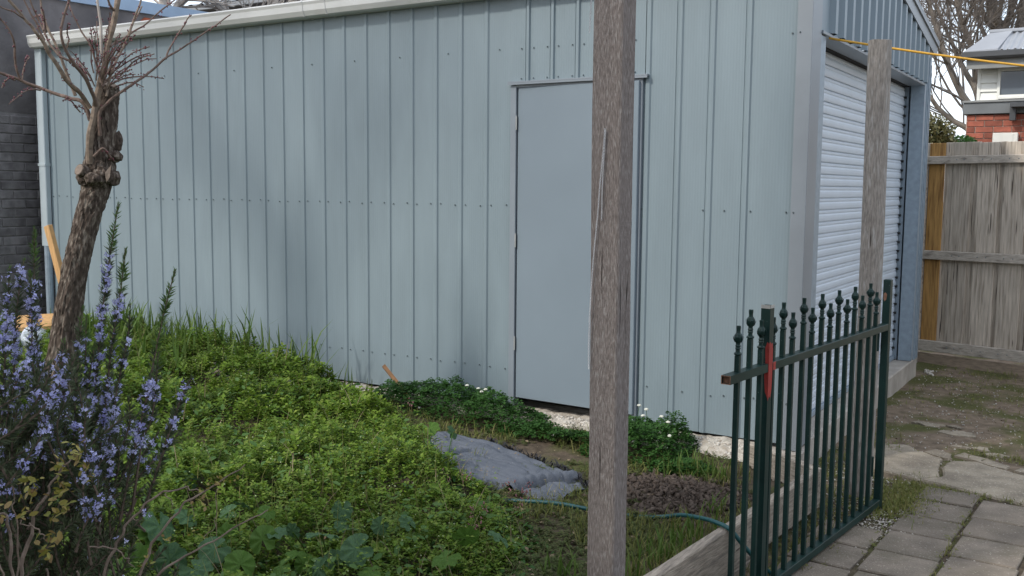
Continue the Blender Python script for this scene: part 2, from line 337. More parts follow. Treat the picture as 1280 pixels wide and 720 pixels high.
def rosette_t(k, seed, up=.5):
    r = np.random.default_rng(seed); V = []; Fc = []
    for i in range(k):
        a = i*2.4 + r.random()*.6; el = up*(.2+r.random()*.9); s = .7+.5*r.random(); z0 = -(k-i)*.16
        c, s_, ce, se = math.cos(a), math.sin(a), math.cos(el), math.sin(el); o = len(V)
        for x, y, z in LEAF4[0]:
            x, y, z = x*s, y*s, z*s; X = x*ce - z*se; Z = x*se + z*ce
            V.append((X*c - y*s_, X*s_ + y*c, Z + z0))
        Fc += [tuple(q+o for q in f) for f in LEAF4[1]]
    return V, Fc
def blades(pos, L, w, lean=(.1, .7), rng=RNG, bend=.5):
    """grass blades, three quads-as-triangles each"""
    n = len(pos); pos = np.asarray(pos, float); a = rng.random(n)*2*PI; t = lean[0]+(lean[1]-lean[0])*rng.random(n)
    L = np.broadcast_to(L, (n,))*(.6+.6*rng.random(n)); w = np.broadcast_to(w, (n,))
    d = np.stack([np.cos(a), np.sin(a)], 1); s = np.stack([-d[:, 1], d[:, 0], np.zeros(n)], 1)
    V = np.zeros((n, 7, 3)); p = pos.copy(); ang = t*.4
    for i in range(4):
        ww = (w*[1, .9, .65, 0][i])[:, None]
        if i < 3: V[:, 2*i] = p - s*ww/2; V[:, 2*i+1] = p + s*ww/2
        else: V[:, 6] = p
        st = (L/3)[:, None]*np.concatenate([d*np.sin(ang)[:, None], np.cos(ang)[:, None]], 1); p = p + st; ang = ang + t*bend
    T = np.array([(0, 1, 3), (0, 3, 2), (2, 3, 5), (2, 5, 4), (4, 5, 6)])
    return V.reshape(-1, 3), (T[None] + (np.arange(n)*7)[:, None, None]).reshape(-1, 3)

# ------------------------------------------------------------------ setting: ground, path, soil
GZ = -0.17
V, Fc = grid_g(-150, 150, -150, 150, 61, 61, lambda x, y: np.full_like(x, -.30))
g = big('ground', V, Fc, MT['dirt'], kind='structure'); tag(g, 'bare brown dirt ground spreading beyond the yard', 'ground')
def dirt_z(x, y): return GZ + .012*VN(x, y, 1.3) + .010*VN2(x, y, 5) + .006*VN(x, y, 17) - .03*sstep(.75, -.2, y)*sstep(.2, .4, x)
V, Fc = grid_g(-.1, 6.5, -6.5, 4.6, 200, 300, dirt_z)
dg = big('dirt_yard', V, Fc, MT['dirt'], kind='structure', smooth=True); tag(dg, 'trodden brown dirt between the roller door and the fence', 'dirt ground')
def xs_line(y): return .285 + .078*(np.asarray(y, float) + .70)
def soil_base(x, y):
    z = -.06 + .11*sstep(-1.4, -4.2, x)*sstep(.0, -.9, y) + .03*VN(x, y, 1.6) + .02*VN2(x, y, 6)
    return z + .04*sstep(-.5, .1, x)*sstep(-.6, -1.2, y)
def soil_z(x, y):
    z = soil_base(x, y)
    out = (x > xs_line(y) - .045) | ((y > -.33 - .66*(x + .16)) & (x > -.15))
    return np.where(out, -.29, z)
V, Fc = grid_g(-7.25, .32, -7.5, .02, 240, 240, soil_z)
sg = big('garden_bed_soil', V, Fc, MT['soil'], kind='structure', smooth=True); tag(sg, 'dark soil of the raised garden bed in front of the shed wall', 'garden soil')

# pavers laid edge to edge, each a piece
path = thing('paved_path', 'path of square grey concrete pavers with mossy joints beside the gate', 'path', (.9, -2.5, GZ)); path['kind'] = 'structure'
V, Fc = grid_g(.30, 2.75, -6.0, .16, 60, 140, lambda x, y: GZ + .006 + .006*VN(x, y, 12) + .004*VN2(x, y, 40))
big('joint_sand', V, Fc, MT['soil'], path)
cols = [(.335, .61), (.632, .905), (.925, 1.20), (1.222, 1.50), (1.52, 1.80), (1.82, 2.10), (2.12, 2.40), (2.42, 2.70)]
starts = [-.72, .13, .03, -.14, -.22, -.08, -.2, -.15]
tops = [(.0, 0), (.10, .02), (.03, .0)]
for ci, (x0, x1) in enumerate(cols):
    y = starts[ci]; k = 0
    while y > -6.0:
        h = .295 + random.uniform(-.012, .012)
        if ci == 1 and k == 0: h = .255
        if ci == 2 and k == 0: h = .33
        sl = .03*((y-h/2)+.5)
        cx = (x0+x1)/2 + sl*.9 + .02; cy = y - h/2
        rz = random.uniform(-.012, .012) - .06
        ax = [(math.cos(rz), math.sin(rz), 0), (-math.sin(rz), math.cos(rz), 0), (0, 0, 1)]
        v, f = box_g((cx, cy, GZ - .005 + random.uniform(-.003, .003)), (x1-x0, h-.017, .05), .005, ax)
        v[:, 2] += (v[:, 0]-cx)*random.uniform(-.012, .012) + (v[:, 1]-cy)*random.uniform(-.012, .012)
        obj('paver', v, f, MT['paver'], path); y -= h; k += 1
# old cracked slab in pieces
slab = thing('cracked_slab', 'old cracked concrete slab lying between the pavers and the dirt', 'concrete slab', (.75, .6, GZ)); slab['kind'] = 'structure'
pieces = [
    [(.25, .36), (.40, .34), (.60, .27), (.70, .40), (.66, .62), (.655, .80), (.52, .90), (.42, .80), (.26, .86)],
    [(.615, .262), (.795, .215), (.945, .15), (1.155, .085), (1.42, .03), (1.75, .1), (1.72, .55), (1.42, .60), (1.10, .70), (.90, .80), (.83, .86), (.70, .80), (.675, .62), (.715, .40)],
    [(.26, .88), (.42, .82), (.50, .91), (.42, 1.05), (.26, 1.0)],
    [(.53, .915), (.66, .82), (.70, .83), (.68, .95), (.58, 1.03)],
    [(.70, .94), (.83, .885), (.90, .82), (1.0, .78), (1.02, .86), (.86, .97), (.74, 1.04)],
    [(1.04, .755), (1.30, .66), (1.33, .72), (1.07, .84)],
]
for i, P in enumerate(pieces):
    P = np.array(P); n = len(P); Q = []
    for a in range(n):       # roughen the broken outline
        p, q = P[a], P[(a+1) % n]; m = max(2, int(np.linalg.norm(q-p)/.05))
        for t in range(m):
            Q.append(p+(q-p)*t/m + (RNG.random(2)-.5)*.012)
    Q = np.array(Q); c = Q.mean(0); ins = c+(Q-c)*.975; ins2 = c+(Q-c)*.6
    zt = GZ + .017 + random.uniform(-.004, .004) + (0 if i < 2 else -.006)
    tilt = RNG.normal(0, .008, 2); n = len(Q)
    V = [(q[0], q[1], GZ-.06) for q in Q] + [(q[0], q[1], zt-.010+(q-c)@tilt) for q in Q] + [(q[0], q[1], zt+(q-c)@tilt) for q in ins] + \
        [(q[0], q[1], zt+.002+(q-c)@tilt+.004*float(VN(q[0], q[1], 7))) for q in ins2] + [(c[0], c[1], zt+.002)]
    Fc = [(r*n+k, r*n+(k+1) % n, (r+1)*n+(k+1) % n, (r+1)*n+k) for r in range(3) for k in range(n)] + [(3*n+k, 3*n+(k+1) % n, 4*n) for k in range(n)]
    obj('slab_piece', V, Fc, MT['slabc'], slab)
for i, (p, s) in enumerate([((.44, 1.73), .10), ((.62, 1.55), .13), ((.58, 1.72), .07), ((.82, 1.20), .06), ((.92, 1.08), .07), ((.70, 1.18), .05)]):
    a = np.sort(RNG.random(9))*2*PI; r = s*(.6+.5*RNG.random(9)); zt = GZ + .014
    pts = [(p[0]+1.2*r[k]*math.cos(a[k]), p[1]+.8*r[k]*math.sin(a[k])) for k in range(9)]
    v, f = prism_g([(x, y, GZ-.03) for x, y in pts], (0, 0, .03+.010)); obj('slab_fragment', v, f, MT['slabc'], slab)

# ------------------------------------------------------------------ shed
shed = thing('metal_shed', 'long blue grey ribbed metal garage shed with side door and roller door', 'shed', (0, 0, -.17))
PITCH = .2063; ZT = 2.70
def rib_profile(xs_, x0, x1, off=.0095, hw=.020, tw=.011, notch=False):
    P = [(x0, 0.0)]
    for x in sorted(xs_):
        if x - hw > x0 + .004 and x + hw < x1 - .004: P += ([(x-hw-.006, 0), (x-hw-.0045, -.0035), (x-hw-.0015, -.0035), (x-hw, 0)] if notch else [(x-hw, 0)]) + [(x-tw, off), (x+tw, off), (x+hw, 0)]
    return P + [(x1, 0.0)]
def sheet_y(P, z0, z1, y=0.0):      # wall facing -y; P: (x, outward)
    n = len(P); zf0 = z0 if callable(z0) else (lambda x: z0); zf1 = z1 if callable(z1) else (lambda x: z1)
    V = [(x, y-o, zf0(x)) for x, o in P] + [(x, y-o, zf1(x)) for x, o in P] + [(P[0][0], y+.0, zf0(0))]
    return V[:-1], [(i, i+1, n+i+1, n+i) for i in range(n-1)]
ribsL = [-1.916 - k*PITCH for k in range(0, 25)]
ribsR = [-.972 + .004, -.771, -.570, -.352]
mb = MB()
mb.add(*sheet_y(rib_profile(ribsL, -6.93, -1.905), 0.0, ZT))
obj('wall_cladding', mb.V, mb.F, MT['wall'], shed)
v, f = sheet_y(rib_profile([-.965, -.765, -.565, -.350], -1.0, -.004, notch=True), 0.0, ZT); obj('wall_cladding', v, f, MT['wall'], shed)
v, f = sheet_y(rib_profile([-1.80, -1.62, -1.44, -1.27, -1.10], -1.925, -.985, .013, .016, .009, True), 2.122, ZT, -.006); obj('wall_cladding', v, f, MT['wall'], shed)
# door frame, flashing, door
mb = MB()
mb.add(*b2(-1.922, -1.880, -.022, .04, .0, 2.10, .002)); mb.add(*b2(-1.020, -.992, -.022, .04, .0, 2.10, .002)); mb.add(*b2(-1.880, -1.020, -.020, .04, 2.085, 2.10))
mb.build('door_frame', MT['dframe'], shed)
mb = MB(); mb.add(*b2(-1.935, -.955, -.040, -.003, 2.112, 2.122, .001)); mb.add(*b2(-1.935, -.955, -.040, -.037, 2.100, 2.112)); mb.build('door_lintel_flashing', MT['dframe'], shed)
mb = MB(); mb.add(*b2(-1.88, -1.0, .20, .22, 0, 2.1)); mb.build('shed_interior', MT['dark'], shed)
da = R(-2.0); hx, hy = -1.872, -.012; dv = np.array([math.cos(da), math.sin(da), 0]); dn_ = np.array([-math.sin(da), math.cos(da), 0])
DW = .866
dc = np.array([hx, hy, 1.07]) + dv*DW/2 + dn_*.018
v, f = box_g(dc, (DW, .034, 2.03), .003, [dv, dn_, (0, 0, 1)]); sdoor = obj('side_door', v, f, MT['door'], shed)
for z in (.42, 1.10, 1.86):
    v, f = tube_g([(hx-.004, hy-.010, z-.045), (hx-.004, hy-.010, z+.045)], .0045, 8); obj('hinge', v, f, MT['zinc'], sdoor)
# gutter: quad profile extruded along x
gp = [(-.004, 2.775), (-.120, 2.765), (-.126, 2.772), (-.130, 2.762), (-.122, 2.742), (-.118, 2.70), (-.100, 2.668), (-.075, 2.660), (-.004, 2.660)]
v, f = prism_g([(-7.04, y, z) for y, z in gp], (7.09, 0, 0)); gut = obj('gutter', v, f, MT['gutter'], shed)
for x in (-6.05, -3.66, -3.44, -1.3):
    gb = [(-.004, 2.779), (-.122, 2.769), (-.128, 2.776), (-.1335, 2.763), (-.1255, 2.741), (-.1215, 2.699), (-.103, 2.664), (-.076, 2.656), (-.004, 2.656)]
    v, f = prism_g([(x, y, z) for y, z in gb], (.012 if x != -3.66 else .016, 0, 0)); obj('gutter_joint', v, f, MT['gutter'], gut)
# downpipe
dp = MB(); dp.add(*b2(-7.045, -6.945, -.055, -.003, .86, 2.662, .006)); dpo = dp.build('downpipe', MT['pipe'], shed)
v, f = b2(-7.05, -6.94, -.06, -.002, 1.60, 1.625, .001); obj('pipe_strap', v, f, MT['pipe'], dpo)
v, f = tube_g([(-6.985, -.03, .86), (-6.985, -.03, .45), (-6.985, -.03, -.1)], .035, 12); obj('pipe_stub', v, f, MT['galv'], dpo)
# corner flashing
mb = MB(); mb.add(*b2(-.078, .004, -.0245, -.0185, -.025, ZT, .001)); mb.add(*b2(-.002, .004, -.0185, .165, -.02, ZT, .001)); mb.build('corner_flashing', MT['flash'], shed)
# front gable (x = 0 face)
y0o, y1o = .27, 3.32; YR, ZR = 1.80, 2.985
def roofz(y): return 2.70 + (YR - abs(y - YR))/YR*(ZR - 2.70)
def sheet_x(P, z0, zf1, x=0.0):
    n = len(P); V = [(x+o, y, z0) for y, o in P] + [(x+o, y, zf1(y)) for y, o in P]
    return V, [(i, i+1, n+i+1, n+i) for i in range(n-1)]
gr = [.38 + k*.1985 for k in range(16)]
P = rib_profile(gr, .16, 3.60, .030, .046, .026); P2 = []
for a, b in zip(P[:-1], P[1:]):
    P2.append(a)
    if a[0] < YR < b[0]: P2.append((YR, a[1]+(b[1]-a[1])*(YR-a[0])/(b[0]-a[0])))
P2.append(P[-1])
v, f = sheet_x(P2, 2.335, roofz); obj('gable_cladding', v, f, MT['gable'], shed)
mb = MB(); mb.add(*b2(-.115, .014, .165, 3.34, 2.312, 2.330, .002)); mb.build('opening_head_flashing', MT['flash'], shed)
v, f = b2(-.10, -.002, .165, .285, -.02, 2.31, .002); obj('jamb', v, f, MT['galv'], shed)
mb = MB(); mb.add(*b2(-.095, .006, 3.34, 3.47, -.002, 2.335, .002)); mb.add(*b2(.006, .014, 3.34, 3.36, 0, 2.33)); mb.build('jamb', MT['galv'], shed)
mb = MB(); mb.add(*b2(-.02, .012, 3.472, 3.62, -.02, 2.60, .001)); mb.add(*b2(.012, .020, 3.50, 3.53, 0, 2.56)); mb.add(*b2(.012, .020, 3.565, 3.595, 0, 2.5)); mb.build('corner_flashing', MT['galv'], shed)
v, f = b2(-.32, -.30, .16, 3.5, .0, 2.36); obj('shed_interior', v, f, MT['dark'], shed)
# roller door: curtain of slats, one mesh shared
mb = MB(); mb.add(*b2(-.165, -.155, .28, 3.36, .006, 2.305)); rdo = mb.build('roller_door', MT['roller'], shed)
SP = .0757; prof = [(0, 0), (.0085, .003), (.0105, .010), (.0115, .024), (.0105, .038), (.0085, .044), (.0045, .047), (.0045, .053), (.0072, .056), (.0072, .066), (.003, .069), (0, SP-.001)]
V = [(-.152+o, .275, z) for o, z in prof] + [(-.152+o, 3.345, z) for o, z in prof] + [(-.16, .275, 0), (-.16, .275, SP-.001), (-.16, 3.345, 0), (-.16, 3.345, SP-.001)]
n = len(prof); Fc = [(i, n+i, n+i+1, i+1) for i in range(n-1)] + [tuple(range(n)) + (2*n+1, 2*n), tuple(range(n, 2*n))[::-1] + (2*n+2, 2*n+3)]
sl0 = None
for k in range(30):
    if sl0 is None: sl0 = obj('slat', V, Fc, MT['roller'], rdo)
    s = sl0 if k == 0 else sl0.copy()
    if k: COL.objects.link(s); s.parent = rdo
    s.location = (0, 0, .03 + k*SP)
v, f = b2(-.165, -.125, .28, 3.345, -.002, .030, .003); obj('bottom_bar', v, f, MT['galv'], rdo)
v, f = b2(-.30, -.116, .2, 3.4, 2.306, 2.36); obj('head_light_stop', v, f, MT['dark'], rdo)  # dark box added to close the door head against leaking daylight
cl = MB()
for k in range(29): cl.add(*b2(-.150, -.128, 3.338, 3.362, .030+k*SP+.060, .030+k*SP+.079))
cl.build('guide_clips', MT['dark'], rdo, kind='stuff')
v, f = b2(-.15, -.11, 3.362, 3.380, 0, 2.31); obj('guide_track', v, f, MT['galv'], rdo)
# roof, barge
mb = MB()
for s in (0, 1):
    ya, yb = (-.10, YR) if s == 0 else (YR, 3.70)
    za, zb = roofz(0)+.03-.016, ZR+.045
    if s: za, zb = zb, za
    mb.add(*prism_g([(-7.0, ya, za), (-7.0, yb, zb), (-7.0, yb, zb-.015), (-7.0, ya, za-.015)], (7.02, 0, 0)))
roof = mb.build('roof', MT['gutter'], shed)
for s in (0, 1):
    ya, yb = (-.06, YR) if s == 0 else (YR, 3.72)
    za = lambda y: 3.035 - abs(y-YR)*.178
    P = [(.024, ya, za(ya)-.125), (.024, yb, za(yb)-.125), (.024, yb, za(yb)), (.024, ya, za(ya))]
    v, f = prism_g(P, (.012, 0, 0)); bo = obj('barge_board', v, f, MT['flash'], shed)
    P = [(-.05, ya, za(ya)+.001), (-.05, yb, za(yb)+.001), (-.05, yb, za(yb)+.014), (-.05, ya, za(ya)+.014)]
    v, f = prism_g(P, (.10, 0, 0)); obj('barge_capping', v, f, MT['flash'], bo)
    P = [(.036, ya, za(ya)-.03), (.036, yb, za(yb)-.03), (.036, yb, za(yb)), (.036, ya, za(ya))]
    v, f = prism_g(P, (.013, 0, 0)); obj('barge_lip', v, f, MT['flash'], bo)
# far walls of the shed
mb = MB(); mb.add(*b2(-6.95, -.03, 3.58, 3.60, -.15, 2.66)); mb.add(*b2(-6.95, -6.93, .0, 3.58, -.15, 2.66)); mb.build('rear_wall', MT['wall'], shed)
# screws: many tiny heads, one part
sc = MB()
def scr(x, z, y=-.003, r=.0055): sc.add(*lathe_g((0, 0, 0), [(r, 0), (r*.9, .0025), (r*.5, .0045)], 6)) if False else sc.add([(x+r*math.cos(a), y, z+r*math.sin(a)) for a in np.arange(6)*PI/3]+[(x+.6*r*math.cos(a), y-.006, z+.6*r*math.sin(a)) for a in np.arange(6)*PI/3],
    [(i, (i+1) % 6, 6+(i+1) % 6, 6+i) for i in range(6)]+[tuple(range(6, 12))])
for k, x in enumerate(ribsL):
    for z in (1.325, .24):
        scr(x-.045, z+random.uniform(-.006, .006)); scr(x+.04, z+random.uniform(-.006, .006))
    if k % 2: scr(x+.10, 2.335)
for x in (-.99, -.60, -.47, -.315): scr(x, 1.322)
for x in (-.93, -.70, -.52, -.44, -.315, -.26): scr(x, .238+random.uniform(-.01, .01))
for x in (-.062,): scr(x, .24, -.025); scr(x, 1.32, -.025); scr(x, 2.30, -.025)
for z in (.24, 1.32, 2.30): scr(-.11, z)
for x in (-1.85, -1.76, -1.66, -1.58, -1.48, -1.40, -1.05): scr(x, 2.33, -.009); scr(x, 2.14, -.009, .005)
sc.build('screws', MT['screw'], shed, kind='stuff')
# concrete slab under the shed and the rough footing under the long wall
v, f = b2(-6.9, .012, .165, 3.62, -.30, -.006, .008); obj('floor_slab', v, f, MT['conc'], shed)
v, f = b2(-.19, .03, -.05, .163, -.30, -.03, .01); obj('floor_slab', v, f, MT['conc'], shed)
v, f = grid_g(-6.9, -.19, -.36, .10, 420, 36, lambda x, y: -.006 - .085*sstep(-.10, -.34, y) + .020*VN(x, y, 9) + .018*VN2(x, y, 24) + .012*VN(x, y, 55) - .012)
foot = big('rubble_footing', v, f, MT['rubble'], shed, kind='stuff')
n = 3600; x = -.2 - 4.6*RNG.random(n)**1.3; y = -.34*RNG.random(n)**.9 - .02; z = -.022 - .085*sstep(-.10, -.34, y)
ico = bmesh.new(); bmesh.ops.create_icosphere(ico, subdivisions=1, radius=1.0); IV = np.array([v.co[:] for v in ico.verts]); IF = np.array([[v.index for v in f.verts] for f in ico.faces]); ico.free()
sca = .005+.013*RNG.random(n)**2
v, f = scatter_g(IV*np.array([1, .75, .6]), IF, np.stack([x, y, z], 1), rots(n, tilt=(0, 1.2)), sca)
big('footing_pebbles', v, f, MT['pebble'], shed, kind='stuff')

# ------------------------------------------------------------------ timber post in front, with chain
post = thing('timber_post', 'tall square weathered grey timber post standing in front of the shed door', 'post', (.123, -2.655, -.1))
def rough_post(x0, x1, y0, y1, z0, z1, ch, nz_, amp, taper=0.0):
    V = []; ring = [(x0+ch, y0), (x1-ch, y0), (x1, y0+ch), (x1, y1-ch), (x1-ch, y1), (x0+ch, y1), (x0, y1-ch), (x0, y0+ch)]
    # denser ring for surface relief
    R2 = []
    for i in range(8):
        p, q = np.array(ring[i]), np.array(ring[(i+1) % 8]); m = 5 if i % 2 == 0 else 1
        for t in range(m): R2.append(p+(q-p)*t/m)
    R2 = np.array(R2); c = R2.mean(0); m = len(R2)
    for k in range(nz_+1):
        z = z0+(z1-z0)*k/nz_; s = 1+taper*(z-1)
        for i, p in enumerate(R2):
            d = (p-c); d1 = d/np.linalg.norm(d)
            e = amp*(float(VN(i*1.7, z*1.2, 1))*1.2 + float(VN2(i*3.1, z*5, 1))*.6)
            w = .0025*math.sin(z*1.9+1)
            V.append((c[0]+d[0]*s+d1[0]*e+w, c[1]+d[1]*s+d1[1]*e, z))
    Fc = [(k*m+i, k*m+(i+1) % m, (k+1)*m+(i+1) % m, (k+1)*m+i) for k in range(nz_) for i in range(m)] + [tuple(range(m))[::-1], tuple(nz_*m+i for i in range(m))]
    return V, Fc
v, f = rough_post(.0725, .170, -2.70, -2.603, -.4, 2.75, .005, 80, .0034, .022); obj('shaft', v, f, MT['postwood'], post)
def chain(name, P, label, k=.0066):
    P = smooth_path(P, 12); d = np.r_[0, np.cumsum(np.linalg.norm(np.diff(P, axis=0), axis=1))]
    n = int(d[-1]/(k*.78)); mb = MB()
    for i in range(n):
        s = d[-1]*i/n; p = np.array([np.interp(s, d, P[:, j]) for j in range(3)])
        q = np.array([np.interp(min(s+.004, d[-1]), d, P[:, j]) for j in range(3)]); t = q-p; t = t/np.linalg.norm(t) if np.linalg.norm(t) > 0 else np.array([0, 0, -1.])
        side = np.array([.8, -.6, 0]) if i % 2 else np.array([.6, .8, 0]); side = side - t*(side@t); side /= np.linalg.norm(side)
        C = [p + t*k*.55*math.cos(a) + side*k*.34*math.sin(a) for a in np.arange(6)*PI/3]
        nrm = np.cross(t, side); V = []
        for c in C:
            r = (c-p)/np.linalg.norm(c-p)
            for e in ((r, 0), (nrm, 0), (-r, 0), (-nrm, 0)): V.append(c+np.array(e[0])*k*.14)
        mb.add(V, [(4*i_+j, 4*i_+(j+1) % 4, 4*((i_+1) % 6)+(j+1) % 4, 4*((i_+1) % 6)+j) for i_ in range(6) for j in range(4)])
    o = mb.build(name, MT['chain']); tag(o, label, 'chain', 'chains on the tall timber post'); return o
yf = -2.7065
P = [on(756, 162, 1, yf), on(754, 190, 1, yf-.002), on(750, 230, 1, yf-.002), on(747, 270, 1, yf-.002), on(742, 320, 1, yf-.003), on(738, 380, 1, yf-.004), on(736, 430, 1, yf-.004), on(736, 462, 1, yf-.002)]
chain('chain', P, 'long thin silver chain hanging down the front face of the tall timber post')
P = [on(757, 164, 1, yf), on(755, 195, 1, yf-.001), on(753, 230, 1, yf-.001), on(752, 276, 1, yf)]
chain('chain', P, 'short second strand of silver chain on the tall timber post beside the long one', .006)
P = [on(741, -60, 1, -2.66), on(739, 0, 1, -2.66), on(738, 20, 1, -2.66), on(737, 42, 1, -2.66)]
chain('chain', P, 'loose silver chain end dangling beside the upper left edge of the tall timber post')
v, f = tube_g([(.112, -2.70, 1.66), (.112, -2.712, 1.66)], .005, 6)

# ------------------------------------------------------------------ old round post behind the gate
rp_ = thing('old_post', 'old rounded grey timber post with split top standing behind the green gate', 'post', (.403, -.214, -.17))
V = []; m = 16; nzv = 44
for k in range(nzv+1):
    z = -.35+(2.545)*k/nzv
    for i in range(m):
        a = 2*PI*i/m; fl = 1.0
        ca, sa = math.cos(a), math.sin(a); sq = 1/max(abs(ca), abs(sa)); r = .060*(.62+.38*min(sq, 1.32)/1.0)*.92
        r *= 1 + .07*float(VN(i*.9, z*1.1))*1.0 + .04*float(VN2(i*2, z*4))
        V.append((.403+r*ca+.004*math.sin(z*2), -.214+r*sa, z + (.010*float(VN(i*2.1, 3)) if k == nzv else 0)))
Fc = [(k*m+i, k*m+(i+1) % m, (k+1)*m+(i+1) % m, (k+1)*m+i) for k in range(nzv) for i in range(m)] + [tuple(nzv*m+i for i in range(m))]
obj('shaft', V, Fc, MT['roundwood'], rp_)

# ------------------------------------------------------------------ green steel gate
A = np.array([.523, -.400, 0]); u = np.array([-.102, -.994, 0]); u /= np.linalg.norm(u); nn = np.array([-u[1], u[0], 0]); nn = -nn if nn[0] < 0 else nn
gate = thing('iron_gate', 'dark green steel picket gate with finials and a red primer patch', 'gate', (A[0]+u[0]*.7, A[1]+u[1]*.7, -.17))
AX = [u, nn, (0, 0, 1)]
def gp_(s, z, o=0.0): return A + u*s + nn*o + np.array([0, 0, z])
def gbox(s0, s1, z0, z1, o0, o1, bev=.002): return box_g(gp_((s0+s1)/2, (z0+z1)/2, (o0+o1)/2), (s1-s0, o1-o0, z1-z0), bev, AX)
RH = .018
# top rail: solid run plus an open tube end
v, f = gbox(-.0, 1.412, .757, .790, -RH, RH); obj('top_rail', v, f, MT['gate'], gate)
mb = MB(); mb.add(*gbox(1.451, 1.775, .786, .789, -RH, RH, 0)); mb.add(*gbox(1.451, 1.775, .757, .760, -RH, RH, 0)); mb.add(*gbox(1.451, 1.775, .760, .786, -RH, -RH+.003, 0)); mb.add(*gbox(1.451, 1.775, .760, .786, RH-.003, RH, 0))
tr2 = mb.build('top_rail', MT['gate'], gate)
mb = MB(); mb.add(*gbox(1.7752, 1.7765, .7862, .7888, -RH, RH, 0)); mb.add(*gbox(1.7752, 1.7765, .7572, .7598, -RH, RH, 0)); mb.add(*gbox(1.7752, 1.7765, .760, .786, -RH, -RH+.003, 0)); mb.add(*gbox(1.7752, 1.7765, .760, .786, RH-.003, RH, 0))
mb.build('cut_end', MT['rust'], tr2)
mb = MB(); mb.add(*gbox(1.735, 1.765, .7602, .7858, -RH+.0032, RH-.0032, 0)); mb.add(*lathe_g(gp_(1.752, .764), [(.011, 0), (.012, .008), (.006, .015)], 6)); mb.build('tube_inside', MT['rust'], tr2)
v, f = gbox(-.0, 1.412, -.140, -.106, -RH, RH); obj('bottom_rail', v, f, MT['gate'], gate)
v, f = gbox(1.451, 2.05, -.140, -.106, -RH, RH); obj('bottom_rail', v, f, MT['gate'], gate)
v, f = gbox(-.040, -.002, -.30, 1.008, -.018, .018, .003); st = obj('hinge_post', v, f, MT['gate'], gate)
for z in (.06, .70):
    v, f = tube_g([gp_(.012, z-.05, -.03), gp_(.012, z+.05, -.03)], .011, 8); obj('hinge', v, f, MT['gate'], st)
v, f = gbox(.035, .075, .02, .11, -.030, -.022, .002); obj('hinge_plate', v, f, MT['inside'], st)
mb = MB(); h = .0185; t = .003
for a, b, c, d in ((1.413, 1.450, -h, -h+t), (1.413, 1.450, h-t, h), (1.413, 1.416, -h+t, h-t), (1.447, 1.450, -h+t, h-t)): mb.add(*gbox(a, b, -.30, 1.010, c, d, 0))
lp = mb.build('latch_post', MT['gate'], gate)
v, f = gbox(1.417, 1.446, .93, .985, -h+t+.001, h-t-.001, 0); obj('post_plug', v, f, MT['inside'], lp)
mb = MB(); mb.add(*gbox(1.415, 1.448, 1.000, 1.0125, h, h+.0008, 0)); mb.add(*gbox(1.4502, 1.4512, .999, 1.0125, -h, h, 0)); mb.build('bare_rim', MT['zinc'], lp)
# red primer: thin irregular sheets on the two visible faces
def paint(face, pts):
    V = [gp_(s, z, o) for s, z, o in pts]; n = len(V); d = (nn if face == 'n' else u)*.0007
    V2 = [p+d for p in V]; return V+V2, [tuple(range(n)), tuple(range(n, 2*n))[::-1]]+[(i, (i+1) % n, n+(i+1) % n, n+i) for i in range(n)]
mb = MB()
mb.add(*paint('n', [(1.450, .868, h+.0003), (1.440, .872, h+.0003), (1.430, .862, h+.0003), (1.420, .866, h+.0003), (1.414, .845, h+.0003), (1.414, .72, h+.0003), (1.418, .675, h+.0003), (1.426, .652, h+.0003), (1.436, .662, h+.0003), (1.450, .645, h+.0003)]))
mb.add(*paint('u', [(1.4503, .865, h), (1.4503, .872, .012), (1.4503, .85, .004), (1.4503, .80, .006), (1.4503, .74, .003), (1.4503, .68, .008), (1.4503, .655, h)]))
mb.add(*paint('n', [(1.4055, .7895, RH+.0004), (1.380, .7895, RH+.0004), (1.384, .770, RH+.0004), (1.378, .758, RH+.0004), (1.4055, .758, RH+.0004)]))
mb.build('red_primer_patch', MT['red'], lp)
mb = MB(); mb.add(*paint('u', [(-.0015, .945, -.004), (-.0015, .935, .003), (-.0015, .91, .001), (-.0015, .90, -.008), (-.0015, .915, -.014), (-.0015, .94, -.013)])); mb.build('rust_patch', MT['rust'], st)
